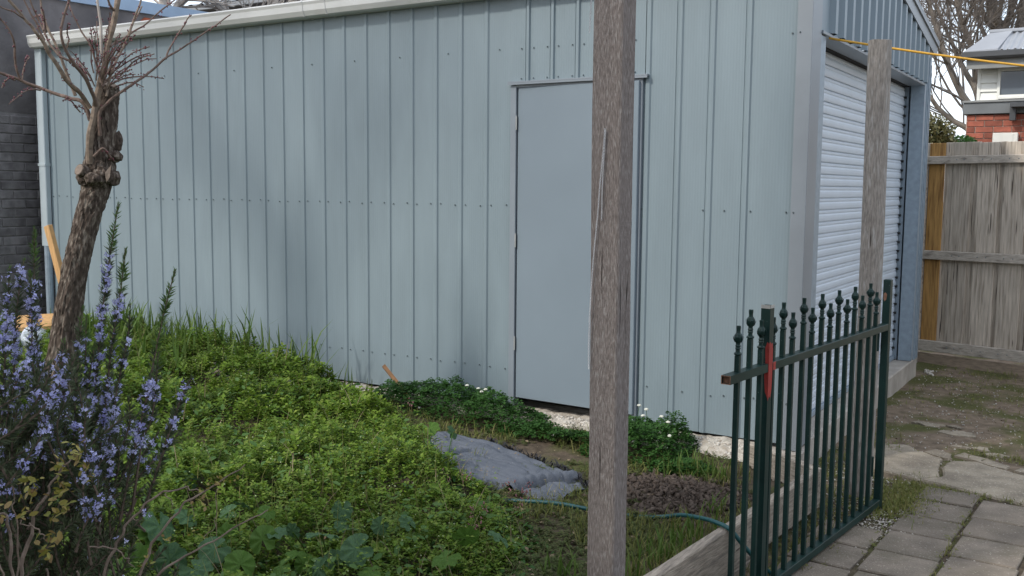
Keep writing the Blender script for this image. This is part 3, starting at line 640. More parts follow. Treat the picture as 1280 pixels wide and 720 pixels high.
# pickets with cast finials: shared meshes
us = [1.683, 1.581, 1.483, 1.372, 1.277, 1.179, 1.067, .97, .863, .762, .661, .553, .454, .349, .24, .144]; tall = [0, 1, 0, 0] + [1, 0]*6
FIN = [(.0095, 0), (.0135, .003), (.0145, .007), (.0125, .011), (.0085, .013), (.0078, .022), (.0105, .026), (.0085, .031), (.0105, .036), (.0080, .041), (.0085, .046), (.0120, .050), (.0150, .058), (.0155, .068), (.0125, .078), (.0095, .082), (.0085, .083), (.0075, .090), (.0085, .104), (.0080, .109)]
pk = {}
FH = .110
extra = [1.79+.102*k for k in range(0)]
for s, tl in zip(us, tall):
    top = (1.008 if tl else .959) - FH; base = gp_(s, 0)
    if tl not in pk:
        v, f = box_g((0, 0, (top-.106)/2), (.0185, .0185, top+.106), .0015, AX); me = bpy.data.meshes.new('picket'); me.from_pydata(np.asarray(v).tolist(), [], f)
        v, f = lathe_g((0, 0, 0), FIN, 8); V2 = list(v); F2 = list(f)
        for q in range(4):         # four cast leaves round the bulb
            a = q*PI/2+.4; c, s_ = math.cos(a), math.sin(a); o = len(V2)
            for r_, z_, w_ in ((.0115, .048, .004), (.0165, .060, .007), (.0185, .069, .005)):
                for sg in (-1, 1): V2.append((r_*c - sg*w_*s_, r_*s_ + sg*w_*c, z_))
            V2.append((.0115*c, .0115*s_, .078))
            F2 += [(o, o+1, o+3, o+2), (o+2, o+3, o+5, o+4), (o+4, o+5, o+6), (o+1, o, o+2), (o+1, o+2, o+4)]
        mf = bpy.data.meshes.new('finial'); mf.from_pydata([tuple(map(float, p)) for p in V2], [], F2); pk[tl] = (me, mf)
    o = link('picket', pk[tl][0], MT['gate'], gate, base - ORG[gate.name])
    fo = link('finial', pk[tl][1], MT['gate'], o, (0, 0, top)); fo.rotation_euler.z = random.uniform(-.3, .3)

# ------------------------------------------------------------------ timber sleepers edging the bed
def sleeper(name, p, q, z0, z1, th, label, m, group=None):
    p, q = np.array(p, float), np.array(q, float); d = q-p; L = np.linalg.norm(d); d /= L; nv = np.array([-d[1], d[0]])
    t = thing(name, label, 'sleeper', (*((p+q)/2), z0), group)
    nseg = max(4, int(L/.08)); ring = [(-th/2, z0+.004), (-th/2+.004, z0), (th/2-.004, z0), (th/2, z0+.004), (th/2, (z0+z1)/2), (th/2, z1-.006), (th/2-.005, z1), (th/6, z1), (-th/6, z1), (-th/2+.005, z1), (-th/2, z1-.006), (-th/2, (z0+z1)/2)]
    V = []; k = len(ring)
    for i in range(nseg+1):
        c = p+d*L*i/nseg
        for j, (o, z) in enumerate(ring):
            e = .0025*float(VN(i*.7+j*3, z*9)); V.append((c[0]+nv[0]*(o+e), c[1]+nv[1]*(o+e), z+.004*float(VN2(i*.35, j*.4))))
    Fc = [(i*k+j, i*k+(j+1) % k, (i+1)*k+(j+1) % k, (i+1)*k+j) for i in range(nseg) for j in range(k)] + [tuple(range(k)), tuple(nseg*k+j for j in range(k))[::-1]]
    obj('board', V, Fc, m, t); return t
sleeper('edging_sleeper', (xs_line(-.61)-.024, -.61), (xs_line(-4.2)-.024, -4.2), -.135, .058, .048, 'long weathered timber sleeper along the garden bed behind the green gate', MT['sleeper'], 'timber sleepers edging the bed')
sleeper('edging_sleeper', (.28, -.585), (-.165, -.285), -.125, .056, .050, 'short pale timber sleeper closing the garden bed near the shed corner', MT['sleeper2'], 'timber sleepers edging the bed')
sleeper('edging_sleeper', (xs_line(-1.35)-.020, -1.35), (xs_line(-4.0)-.020, -4.0), -.30, -.139, .045, 'lower timber sleeper beneath the long edging board behind the gate', MT['sleeper'], 'timber sleepers edging the bed')

# ------------------------------------------------------------------ hose, rope
hp = [(-1.0, -1.62, -.055), (-.80, -1.585, -.035), (-.66, -1.555, -.03), (-.53, -1.535, -.035), (-.35, -1.49, -.045), (-.20, -1.47, -.03), (-.08, -1.50, .01), (.05, -1.60, .05), (.14, -1.67, .070), (.215, -1.705, .064), (.272, -1.69, .0), (.312, -1.62, -.08), (.35, -1.55, -.148), (.42, -1.52, -.158), (.56, -1.70, -.156)]
v, f = tube_g(smooth_path(hp, 10), .0095, 10); o = obj('garden_hose', v, f, MT['hose'], smooth=True); tag(o, 'teal garden hose lying across the bed and over the timber sleeper', 'hose')
a = np.array([.006, .31, 2.305]); b = np.array([2.5, 1.15, 1.98]); P = [a+(b-a)*t - np.array([0, 0, .10*4*t*(1-t)*.5]) for t in np.linspace(0, 1, 24)]
v, f = tube_g(P, .0065, 8); o = obj('yellow_rope', v, f, MT['rope'], smooth=True); tag(o, 'yellow cord stretched from the shed corner past the old post top', 'rope')

# ------------------------------------------------------------------ paling fence
FA = np.array([-.085, 4.392]); fu = np.array([.965, -.262]); fu /= np.linalg.norm(fu); fn = np.array([fu[1], -fu[0]])
fence = thing('paling_fence', 'weathered grey timber paling fence with rails at the back of the yard', 'fence', (FA[0]+.5, FA[1]-.12, -.2))
def fb(s0, s1, z0, z1, o0, o1, bev=.003):
    c = FA+fu*(s0+s1)/2+fn*(o0+o1)/2
    return box_g((c[0], c[1], (z0+z1)/2), (s1-s0, o1-o0, z1-z0), bev, [(fu[0], fu[1], 0), (fn[0], fn[1], 0), (0, 0, 1)])
edges = [(-.015, .128, 'n'), (.124, .212, 'b'), (.205, .372, 'w'), (.362, .440, 'b'), (.428, .616, 'w'), (.606, .668, 'b'), (.656, .848, 'w')]
s = .848
while s < 4.2:
    a = random.uniform(.055, .085); edges.append((s-.010, s+a+.01, 'b')); s += a
    a = random.uniform(.15, .19); edges.append((s, s+a, 'w')); s += a
s = -.015
while s > -1.3:
    edges.append((s-.09, s+.01, 'b')); s -= .08; edges.append((s-.17, s, 'w')); s -= .17
for a, b, k in edges:
    o1 = {'w': -.016, 'b': -.034, 'n': -.014}[k]
    v, f = fb(a, b, -.02+random.uniform(-.01, .01), 1.885+random.uniform(-.006, .006), o1-.015+random.uniform(-.002, .002), o1+random.uniform(-.002, .002), .003)
    o = obj('paling', v, f, MT['palingnew' if k == 'n' else 'paling'], fence)
    if k == 'n': o['label'] = 'newer orange brown paling beside the shed'
nl = MB()
for a, b, k in edges:
    for zz in (1.726, .849, -.005):
        for q in (.3, .7):
            if k != 'w': continue
            sx = a+(b-a)*q; c = FA+fu*sx+fn*.0315; rr = .006
            nl.add([(c[0]+fu[0]*rr*math.cos(t), c[1]+fu[1]*rr*math.cos(t), zz+random.uniform(-.004, .004)*0+rr*math.sin(t)+sx*.006) for t in np.arange(6)*PI/3]+[(c[0]+fn[0]*.003, c[1]+fn[1]*.003, zz+sx*.006)], [(t, (t+1) % 6, 6) for t in range(6)])
nl.build('nails', MT['screw'], fence, kind='stuff')
for z0, z1, a in ((1.690, 1.762, -.022), (.808, .890, -.02), (-.055, .045, -.012)):
    v, f = fb(-.018, 4.2, z0, z1, -.012, .030, .004); v[:, 2] += (v[:, 0]-.0)*.006; o = obj('rail', v, f, MT['rail'], fence)
v, f = fb(-.018, 4.2, -.185, -.078, -.010, .012, .003); obj('plinth_board', v, f, MT['plinth'], fence)
v, f = fb(-.048, -.022, -.25, 1.70, -.03, .035, .002); obj('fence_post', v, f, MT['rail'], fence)
v, f = fb(-1.3, 4.2, -.3, -.19, -.02, -.0, 0); obj('gap_board', v, f, MT['dark'], fence)

# ------------------------------------------------------------------ neighbour house behind the fence
YH = 10.37
house = thing('neighbour_house', 'neighbouring brick house with white weatherboard gable window beyond the fence', 'house', (2.5, YH, -.2))
v, f = b2(-.60, 6.0, YH+.014, YH+.40, -.3, 2.54); obj('wall_core', v, f, MT['hmortar'], house)
bme = bpy.data.meshes.new('brick'); v, f = box_g((0, 0, 0), (.230, .10, .0757), .003); bme.from_pydata(v.tolist(), [], f)
k = 0
for r in range(11):
    z = 2.50 - r*.0857; off = 0 if r % 2 else -.12
    for c in range(10):
        x = -.475 + off + c*.240
        if x < -.50:
            v, f = b2(-.59, -.482, YH, YH+.10, z-.038, z+.038, .003); obj('brick', v, f, MT['hbrick'], house); continue
        if x > 1.75: continue
        o = link('brick', bme, MT['hbrick'], house, np.array([x, YH+.05+random.uniform(-.002, .002), z]) - ORG[house.name])
v, f = b2(-.645, 6.1, YH-.05, YH+.4, 2.552, 2.735, .004); obj('floor_band', v, f, MT['htrim'], house)
v, f = b2(-.655, 6.1, YH-.075, YH-.05, 2.715, 2.745, .003); obj('band_flashing', v, f, MT['hfascia'], house)
v, f = b2(-.44, 6.0, YH+.03, YH+.4, 2.735, 3.42); obj('upper_wall', v, f, MT['hwhite'], house)
for i in range(4):
    z = 2.745 + i*.125; V = [(-.44, YH-.002, z), (-.215, YH-.002, z), (-.215, YH+.026, z+.130), (-.44, YH+.026, z+.130), (-.44, YH+.03, z), (-.215, YH+.03, z), (-.215, YH+.03, z+.130), (-.44, YH+.03, z+.130)]
    obj('weatherboard', V, [(0, 1, 2, 3), (4, 7, 6, 5), (0, 4, 5, 1), (3, 2, 6, 7), (0, 3, 7, 4), (1, 5, 6, 2)], MT['hwhite'], house)
v, f = b2(-.478, -.435, YH-.004, YH+.05, 2.745, 3.23, .003); obj('corner_board', v, f, MT['hwhite'], house)
win = MB(); win.add(*b2(-.215, -.175, YH-.02, YH+.03, 2.745, 3.23, .003)); win.add(*b2(-.175, 1.3, YH-.02, YH+.03, 2.760, 2.815, .003)); win.add(*b2(-.19, 1.3, YH-.05, YH-.02, 2.755, 2.79, .003)); win.add(*b2(-.175, 1.3, YH-.02, YH+.03, 3.15, 3.23, .003)); win.add(*b2(.55, .60, YH-.02, YH+.03, 2.815, 3.15, .003))
wo = win.build('window', MT['hwhite'], house)
v, f = b2(-.174, 1.3, YH+.008, YH+.014, 2.816, 3.149); obj('pane', v, f, MT['glass'], wo)
v, f = b2(-.44, 6.0, YH-.03, YH+.3, 3.232, 3.25, .002); obj('window_head', v, f, MT['hfascia'], house)
v, f = b2(-.60, 6.1, YH-.28, YH-.24, 3.17, 3.335, .003); obj('fascia', v, f, MT['hfascia'], house)
v, f = b2(-.60, 6.1, YH-.24, YH+.05, 3.245, 3.262, .002); obj('soffit', v, f, MT['htrim'], house)
gpz = [(YH-.281, 3.30), (YH-.36, 3.30), (YH-.385, 3.33), (YH-.385, 3.40), (YH-.375, 3.405), (YH-.281, 3.405)]
v, f = prism_g([(-.655, y, z) for y, z in gpz], (6.8, 0, 0)); obj('gutter', v, f, MT['hgutter'], house)
# corrugated roof with a hip at the left end, built rib by rib
RZ0, RZ1, RY0, RY1 = 3.40, 3.80, YH-.33, YH+.75
nc = 760; X = np.linspace(-.27, 6.0, nc); V = []
for x in X:
    w = .013*math.sin(2*PI*x/.085)
    V += [(x - .0, RY0, RZ0+.012+w), (x, RY1, RZ1+w)]
v = np.array(V); fcs = [(2*i, 2*i+2, 2*i+3, 2*i+1) for i in range(nc-1)]
# left hip triangle clip: shear the first columns
obj('roof_sheeting', v, fcs, MT['hroof'], house)
V = [(-.635, RY0, RZ0+.018), (-.20, RY0, RZ0+.035), (-.12, RY1, RZ1+.035), (-.42, RY1, RZ1+.018), (-.635, RY0, RZ0-.02), (-.20, RY0, RZ0-.02), (-.12, RY1, RZ1-.02), (-.42, RY1, RZ1-.02)]
obj('hip_flashing', V, [(0, 1, 2, 3), (4, 7, 6, 5), (0, 4, 5, 1), (1, 5, 6, 2), (2, 6, 7, 3), (3, 7, 4, 0)], MT['hroof'], house)
v, f = b2(-.44, 6.0, RY1-.07, RY1+.10, RZ1-.005, RZ1+.045, .01); obj('ridge_capping', v, f, MT['hroof'], house)
v, f = b2(-.0, 1.2, YH-.30, YH-.052, 2.62, 2.68, .004); aw = obj('window_hood', v, f, MT['hgutter'], house)
v, f = b2(-.02, .06, YH-.16, YH-.04, 2.44, 2.70, .006); obj('downpipe', v, f, MT['hgutter'], house)
mbx = thing('meter_box', 'white plastic box mounted on the red brick wall above the fence', 'utility box', (-.07, YH-.08, 2.05))
v, f = b2(-.225, .10, YH-.12, YH-.004, 1.95, 2.272, .008); bx = obj('box_body', v, f, MT['box'], mbx)
v, f = b2(-.09, .04, YH-.126, YH-.121, 1.98, 2.25, .002); obj('box_door', v, f, MT['box'], mbx)
v, f = tube_g([(.062, YH-.121, 2.15), (.062, YH-.128, 2.15)], .018, 8); obj('knob', v, f, MT['box'], mbx)

# ------------------------------------------------------------------ dark brick building beyond the shed's far end
XB = -7.32
db = thing('dark_brick_building', 'dark painted brick building with blue metal capping beyond the shed', 'building', (XB-2, 1.5, -.2))
v, f = b2(XB-4, XB-.013, -.62, 9.0, -.4, 2.10); obj('wall_core', v, f, MT['dmortar'], db)
bme2 = bpy.data.meshes.new('brick'); v, f = box_g((0, 0, 0), (.10, .228, .0745), .004); bme2.from_pydata(v.tolist(), [], f)
for r in range(25):
    z = -.05 + r*.0865
    for c in range(8):
        y = -.50 + (r % 2)*.119 + c*.239
        if y > .9: continue
        link('brick', bme2, MT['dbrick'], db, np.array([XB-.05+random.uniform(-.003, .003), y, z]) - ORG[db.name])
def para(y): return 3.215 + .018*(y-.5)
V = []
ys = np.linspace(-.62, 9.0, 60); zs = np.linspace(2.09, 1, 2)
nzz = 16
for y in ys:
    for k in range(nzz+1):
        z = 2.095+(para(y)-2.095)*k/nzz; V.append((XB-.006+.012*float(VN(y, z, 3))+.006*float(VN2(y, z, 9)), y, z))
V = np.array(V); k1 = nzz+1; fcs = [(i*k1+j, (i+1)*k1+j, (i+1)*k1+j+1, i*k1+j+1) for i in range(59) for j in range(nzz)]
obj('render_coat', V, fcs, MT['drender'], db)
V = [(XB-4, -.62, 2.1), (XB-.02, -.62, 2.1), (XB-.02, -.62, para(-.62)), (XB-4, -.62, para(-.62)), (XB-4, 9, 2.1), (XB-.02, 9, 2.1), (XB-.02, 9, para(9)), (XB-4, 9, para(9))]
obj('parapet', V, [(0, 1, 2, 3), (4, 7, 6, 5), (0, 3, 7, 4), (1, 5, 6, 2), (3, 2, 6, 7)], MT['drender'], db)
V = [(XB+.03, y, para(y)+d) for d in (-.02, .10) for y in (-.65, 9.0)] + [(XB-.40, y, para(y)+d) for d in (-.02, .16) for y in (-.65, 9.0)]
obj('metal_capping', V, [(0, 1, 3, 2), (2, 3, 7, 6), (0, 2, 6, 4), (1, 5, 7, 3), (0, 4, 5, 1), (4, 6, 7, 5)], MT['bluecap'], db)
yy = np.array([1.30, 1.36, 1.55, 1.72, 1.80, 1.74, 1.55, 1.42]); zz = np.array([3.15, 3.20, 3.205, 3.19, 3.14, 3.09, 3.07, 3.09]) - .03
pts = [(XB+.004, a_, b_) for a_, b_ in zip(yy, zz)]; v, f = prism_g(pts, (.003, 0, 0)); obj('rust_stain', v, f, MT['rusty'], db)

# brown roofed outbuilding behind the shed
ob = thing('brown_outbuilding', 'dark brown outbuilding with grey tin roof seen above the shed gutter', 'building', (-10, 7.0, -.2))
v, f = b2(-16, -5.0, 6.4, 9.5, -.3, 4.38); obj('wall', v, f, MT['brown'], ob)
v, f = b2(-16.2, -4.8, 6.2, 9.7, 4.385, 4.46, .01); ro = obj('roof', v, f, MT['rroof'], ob)
V = []; X = np.linspace(-16.2, -4.8, 180)
for x in X:
    w = .03*(1 if (int(x/.10) % 3 == 0) else 0); V += [(x, 6.2, 4.47+w), (x, 9.7, 5.2+w)]
obj('roof_sheet', V, [(2*i, 2*i+2, 2*i+3, 2*i+1) for i in range(len(X)-1)], MT['rroof'], ob)

# unseen house added on the viewer's side of the yard to shade near ground
bh = thing('unseen_shade_house', 'unseen white weatherboard house with added tall shade block on the near side of the yard', 'house', (2.0, -9.0, -.3))
v, f = b2(-2.30, 9.0, -12.5, -7.2, -.3, 4.0); obj('wall', v, f, MT['hwhite'], bh)
v, f = prism_g([(-2.298, -7.2, 4.01), (-2.298, -6.95, 3.95), (-2.298, -6.95, 4.05), (-2.298, -9.8, 5.3), (-2.298, -12.9, 4.05), (-2.298, -12.9, 3.95)], (11.6, 0, 0)); obj('roof', v, f, MT['hroof'], bh)
v, f = b2(-3.50, -2.303, -7.40, -7.0, -.3, 8.4, .01); obj('shade_block', v, f, MT['hbrick'], bh)  # unseen brick block added only to shade the pavers and gate
v, f = b2(-3.54, -2.26, -7.44, -6.96, 8.402, 8.6, .01); obj('shade_block_cap', v, f, MT['conc'], bh)
for x in (-1.6, 2.4, 4.4, 6.4):
    for z in (.9, 2.5):
        v, f = b2(x, x+1.3, -7.205, -7.17, z, z+1.2, .004); w_ = obj('window', v, f, MT['hfascia'], bh)
        v, f = b2(x+.06, x+1.24, -7.172, -7.165, z+.06, z+1.14); obj('pane', v, f, MT['glass'], w_)
v, f = b2(.5, 1.5, -7.205, -7.16, -.2, 1.95, .004); obj('door', v, f, MT['htrim'], bh)

# ------------------------------------------------------------------ things lying in the bed
def strip_cloth(s, t):
    far = np.array([(-1.86, -.84), (-1.74, -.80), (-1.50, -.80), (-1.28, -.85), (-.98, -1.02), (-.80, -1.13), (-.70, -1.22)])
    near = np.array([(-1.80, -1.10), (-1.65, -1.30), (-1.45, -1.42), (-1.25, -1.50), (-1.02, -1.50), (-.88, -1.50), (-.705, -1.50)])
    k = np.linspace(0, 1, 7); f = np.stack([np.interp(s, k, far[:, i]) for i in (0, 1)], -1); n = np.stack([np.interp(s, k, near[:, i]) for i in (0, 1)], -1)
    return n+(f-n)*t[:, None]
ns, nt_ = 120, 60
S, T = np.meshgrid(np.linspace(0, 1, ns), np.linspace(0, 1, nt_)); S = S.ravel(); T = T.ravel()
XY = strip_cloth(S, T); XY += .012*np.stack([VN(S*1, T*14), VN2(S*16, T*2)], -1)*np.minimum(1, 6*np.minimum(T, 1-T)+.6)[:, None]
Z = soil_base(XY[:, 0], XY[:, 1]) + .030 + .02*sstep(.55, .1, S)*sstep(0, .5, T) + .012*VN(S*3, T*5) + .011*(.5-np.abs(2*VN(S*5+T*2.2, T*7)))*.6 + .007*(.5-np.abs(2*VN2(S*8-T*3, T*15))) + .006*VN(S*60, T*9)
Z -= .05*np.exp(-((S-.83-.13*(T-.5)-.008*np.sin(T*9))/.012)**2); Z += .02*np.abs(VN(S*9+T*5, T*4+S*3))*2*.6 - .010*np.exp(-((np.mod(T+.25*S+.06*VN2(S*5, T*3), .27)-.13)/.014)**2); Z += .035*np.exp(-((S-.785-.13*(T-.5))/.035)**2) - .02*sstep(.85, 1, S)
Z = np.where((T < .04) | (T > .965), Z-.03, Z)
V = np.stack([XY[:, 0], XY[:, 1], Z], 1); i = np.arange(ns*nt_).reshape(nt_, ns); Fq = np.stack([i[:-1, :-1], i[:-1, 1:], i[1:, 1:], i[1:, :-1]], -1).reshape(-1, 4)
wm = big('weed_mat', V, Fq, MT['matc'], smooth=True); tag(wm, 'crumpled grey fabric weed mat lying on the garden bed', 'weed mat')
# frayed dark far edge of the mat (strands)
n = 260; s_ = RNG.random(n); base = strip_cloth(.30+.70*s_, np.full(n, 1.0)); z = soil_base(base[:, 0], base[:, 1])+.035*RNG.random(n)
v, f = blades(np.stack([base[:, 0], base[:, 1]-.005, z], 1), .05, .010, (.6, 1.5)); big('frayed_edge', v, f, MT['matd'], wm, kind='stuff')

n = 90; s_ = RNG.random(n); t_ = RNG.random(n)**2; q = strip_cloth(s_, t_); z = soil_base(q[:, 0], q[:, 1])+.055
v, f = scatter_g(*LEAF4, np.stack([q[:, 0], q[:, 1], z], 1), rots(n, tilt=(0, .5)), .008+.014*RNG.random(n)); big('leaf_bits', v, f, MT['litter'], wm, kind='stuff')
# dug soil heap
def mound_h(x, y): return .055*np.exp(-(((x+.30+.12*(y+1.1))/.30)**2+((y+1.10)/.30)**2)**1.5)
V, Fq = grid_g(-.85, .22, -1.62, -.58, 150, 150, lambda x, y: soil_base(x, y)-.025+mound_h(x, y)*.75+(.03*VN(x, y, 9)+.028*VN2(x, y, 22)+.016*VN(x, y, 50))*sstep(.005, .06, mound_h(x, y)))
dm = big('dug_soil_heap', V, Fq, MT['clod'], kind='structure', smooth=False); tag(dm, 'heap of freshly dug dark soil beside the timber sleeper', 'soil')
n = 4200; a = RNG.random(n)*2*PI; r = np.sqrt(RNG.random(n))*(.75+.5*RNG.random(n)); x = -.31+.40*r*np.cos(a); y = -1.09+.42*r*np.sin(a)
x = np.minimum(x, xs_line(y)-.06); z = soil_base(x, y)+mound_h(x, y)*.8
jit = IV*np.array([1, .8, .7])+RNG.normal(0, .26, IV.shape)
v, f = scatter_g(jit, IF, np.stack([x, y, z], 1), rots(n, tilt=(0, 3)), .0028+.017*RNG.random(n)**6)
big('soil_clods', v, f, MT['clod'], dm, kind='stuff')
# stake, boards and bag
v, f = tube_g([(-2.875, -.16, .185), (-2.74, -.155, .06), (-2.60, -.15, -.10)], .017, 4); o = obj('timber_stake', v, f, MT['stake']); tag(o, 'short brown timber stake leaning out of the weeds against the shed base', 'stake')
p, q = at(60, 282, 8.75), at(90, 400, 8.6); d = q-p; d /= np.linalg.norm(d); sd_ = np.cross(d, [0, 1, .2]); sd_ /= np.linalg.norm(sd_); nd = np.cross(d, sd_)
v, f = box_g((p+q)/2, (np.linalg.norm(q-p), .072, .038), .003, [d, sd_, nd]); o = obj('pine_plank', v, f, MT['pine']); tag(o, 'fresh pine plank leaning behind the shed downpipe at the dark wall', 'plank')
p, q = at(33, 402, 8.4), at(63, 400, 8.4); d = q-p; d /= np.linalg.norm(d); v, f = box_g((p+q)/2+np.array([0, 0, -.01]), (.32, .20, .03), .003, [d, np.cross([0, 0, 1], d), (0, 0, 1)]); v[:, 2] += (v-(p+q)/2)@np.cross([0, 0, 1], d)*.35; o = obj('pine_board', v, f, MT['pine']); tag(o, 'short pine board lying low beside the pale plastic bag', 'board')
ico = bmesh.new(); bmesh.ops.create_icosphere(ico, subdivisions=3, radius=1.0); BV = np.array([v.co[:] for v in ico.verts]); BF = [[v.index for v in f.verts] for f in ico.faces]; ico.free()
c = at(42, 428, 8.3); BV = BV*(1+.25*VN(BV[:, 0]*2+BV[:, 2], BV[:, 1]*2.4)[:, None]+.12*VN2(BV[:, 0]*6, BV[:, 2]*6+BV[:, 1]*3)[:, None])
o = obj('plastic_bag', c+BV*np.array([.12, .12, .13]), BF, MT['bag']); tag(o, 'crumpled pale blue white plastic bag behind the purple flowered bush', 'bag')

# ------------------------------------------------------------------ trees
def add_tube(mb_, P, r, sides=6, cap=False):
    v, f = tube_g(P, r, sides, cap); mb_.add(v, f)
def pxpath(pts, D, k=5):
    """points (px, py[, depth offset]) about depth D"""
    return smooth_path([at(p[0], p[1], D+(p[2] if len(p) > 2 else 0)) for p in pts], k)
DT = 6.0; PX = DT/1231.0
base = on(78, 440, 2, -.05); base = at(78, 445, DT); base[2] = -.08
tree = thing('fruit_tree', 'pruned fruit tree with rough trunk, cut stubs and budding red shoots', 'tree', base)
tp = [(74, 470), (80, 430), (85, 390), (92, 345), (101, 305), (112, 262), (120, 235), (124, 210), (127, 180), (131, 150), (134, 120), (136, 108)]
tw = [20, 19, 17.5, 16.5, 16.5, 16.5, 18, 20, 17.5, 16, 14.5, 13.5]
P = pxpath([(*p, 0) for p in tp], DT, 14); P[0][2] = -.15; rr = np.interp(np.linspace(0, 1, len(P)), np.linspace(0, 1, len(tw)), tw)*PX*.85
V, Fc = tube_g(P, rr, 56); V = np.array(V); c = np.repeat(np.vstack([P]), 56, 0); dd = V-c; ang = np.tile(np.arange(56), len(P)); s = np.repeat(np.arange(len(P)), 56)
V = c+dd*(1+.10*VN(ang*.225, s*.11)+.07*VN2(ang*.55, s*.25)+.13*VN(ang*1.15, s*.30)+.06*VN2(ang*2.0, s*.9))[:, None]
trunk = obj('trunk', V, Fc, MT['bark'], tree)
# burl collar, knots and cut stubs
def knot(p, r, sq=(1, 1, 1), name='burl', m='bark', par=trunk, seed=0):
    B = BV0*np.array(sq); B = B*(1+.5*VN(BV0[:, 0]*2.3+seed, BV0[:, 1]*2.3+BV0[:, 2]*1.7)[:, None]+.25*VN2(BV0[:, 0]*6+seed, BV0[:, 2]*6)[:, None])
    return obj(name, np.asarray(p)+B*r, BF, MT[m], par)
ico = bmesh.new(); bmesh.ops.create_icosphere(ico, subdivisions=3, radius=1.0); BV0 = np.array([v.co[:] for v in ico.verts]); ico.free()
for i, (px, py, r, sq, do) in enumerate([(118, 224, 19, (1.1, 1, .6), -.04), (138, 222, 12, (1, 1, .9), -.02), (106, 222, 11, (1, 1, .8), -.03), (146, 176, 8, (.8, .8, 1.6), 0), (143, 196, 10, (1, 1, .8), -.03), (128, 216, 10, (1, 1, .7), -.08)]):
    knot(at(px, py, DT+do), r*PX*.88, sq, seed=i*7)
tocam = -ray(110, 220); tocam /= np.linalg.norm(tocam)
def stub(px, py, r, d, L, do=0):
    d = np.array(d, float); d /= np.linalg.norm(d); p = at(px, py, DT+do); q = p+d*L
    v, f = tube_g([p-d*.03, p+d*L*.6, q], [r*1.05, r*1.02, r], 16); o = obj('cut_stub', v, f, MT['bark'], trunk)
    v, f = tube_g([q-d*.001, q+d*.003], r*.86, 16); obj('cut_face', v, f, MT['cut'], trunk)
right = np.array([math.cos(YAW), -math.sin(YAW), 0]); right = ray(200, 220)-ray(100, 220); right /= np.linalg.norm(right)
stub(107, 216, 7.0*PX, tocam*.8-right*.7+np.array([0, 0, .35]), .045, -.05)
stub(136, 113, 10.5*PX, np.array([0, 0, 1.0])+tocam*.35+right*.25, .03)
v, f = prism_g([at(131, 216, DT-.11), at(139, 206, DT-.11), at(137, 222, DT-.12), at(133, 228, DT-.11)], tocam*.01); obj('split_wood', v, f, MT['cut'], trunk)
brs = [
    ([(112, 205, -.06), (113, 170, -.08), (118, 140, -.09), (122, 118, -.09), (130, 82, -.10), (138, 45, -.12), (145, 15, -.14), (152, -30, -.15)], 6.0, 4.2, 'twigtan'),
    ([(112, 150, -.06), (103, 128, -.05), (86, 122, 0), (72, 118, .05), (50, 110, .1), (25, 100, .12), (0, 91, .12), (-30, 80, .1)], 3.4, 2.0, 'twig'),
    ([(25, 100, .12), (19, 80, .1), (18, 62, .08), (14, 42, .05), (0, 22, .05), (-12, 5, 0)], 2.0, 1.2, 'twig'),
    ([(113, 136, -.06), (100, 117, -.1), (86, 104, -.16), (73, 84, -.2), (62, 66, -.22), (55, 52, -.24), (43, 38, -.26), (30, 22, -.27), (12, 0, -.28), (0, -20, -.3)], 4.0, 1.8, 'twigtan'),
    ([(120, 132, -.1), (113, 112, -.16), (106, 97, -.2), (93, 80, -.25), (82, 62, -.28), (77, 44, -.3), (80, 25, -.3), (87, 0, -.3), (92, -25, -.3)], 3.3, 1.6, 'twig'),
    ([(95, 120, .04), (82, 88, .06), (72, 62, .06), (60, 33, .08), (53, 15, .1), (50, -10, .1)], 2.8, 1.4, 'twigtan'),
    ([(92, 78, -.25), (75, 70, -.2), (62, 56, -.15), (52, 30, -.1), (42, 10, -.1), (30, -15, -.1)], 2.2, 1.1, 'twig'),
    ([(56, 50, -.2), (46, 30, -.2), (36, 12, -.2), (25, -10, -.2)], 1.8, 1.0, 'twig'),
    ([(30, 23, -.27), (18, 16, -.3), (0, 8, -.3), (-20, 0, -.3)], 1.5, .9, 'twig'),
    ([(118, 195, -.1), (128, 185, -.11), (136, 195, -.1), (140, 200, -.06)], 2.4, 1.6, 'twig'),
    ([(126, 170, -.1), (124, 150, -.11), (126, 137, -.12), (146, 120, -.12), (168, 104, -.1), (190, 88, -.06), (207, 73, -.04), (225, 62, 0), (242, 50, .02), (265, 34, .04), (288, 18, .05)], 2.8, 1.0, 'twig'),
    ([(207, 73, -.04), (213, 58, -.02), (222, 44, 0), (232, 30, 0), (239, 18, 0)], 1.6, .9, 'twig'),
    ([(138, 58, -.12), (150, 50, -.05), (165, 41, 0), (182, 30, .03), (200, 14, .05), (214, 4, .06), (228, -8, .06)], 1.7, 1.0, 'twig'),
    ([(160, 45, -.02), (166, 28, 0), (172, 12, 0), (178, -6, 0)], 2.0, 1.4, 'twigtan'),
    ([(128, 72, -.1), (127, 45, -.1), (126, 25, -.1), (122, 8, -.1), (118, -15, -.1)], 2.6, 1.8, 'birch'),
    ([(143, 14, -.14), (136, 4, -.18), (132, -12, -.2)], 2.0, 1.4, 'twig'),
    ([(128, 108, -.12), (114, 60, -.1), (100, 36, -.06), (90, 15, -.05), (86, -8, 0)], 1.6, .9, 'twig'),
    ([(132, 120, -.1), (140, 88, -.05), (152, 62, 0), (166, 30, .05), (178, 8, .1)], 2.0, 1.2, 'twigtan'),
]
spur = MB(); budpos = []
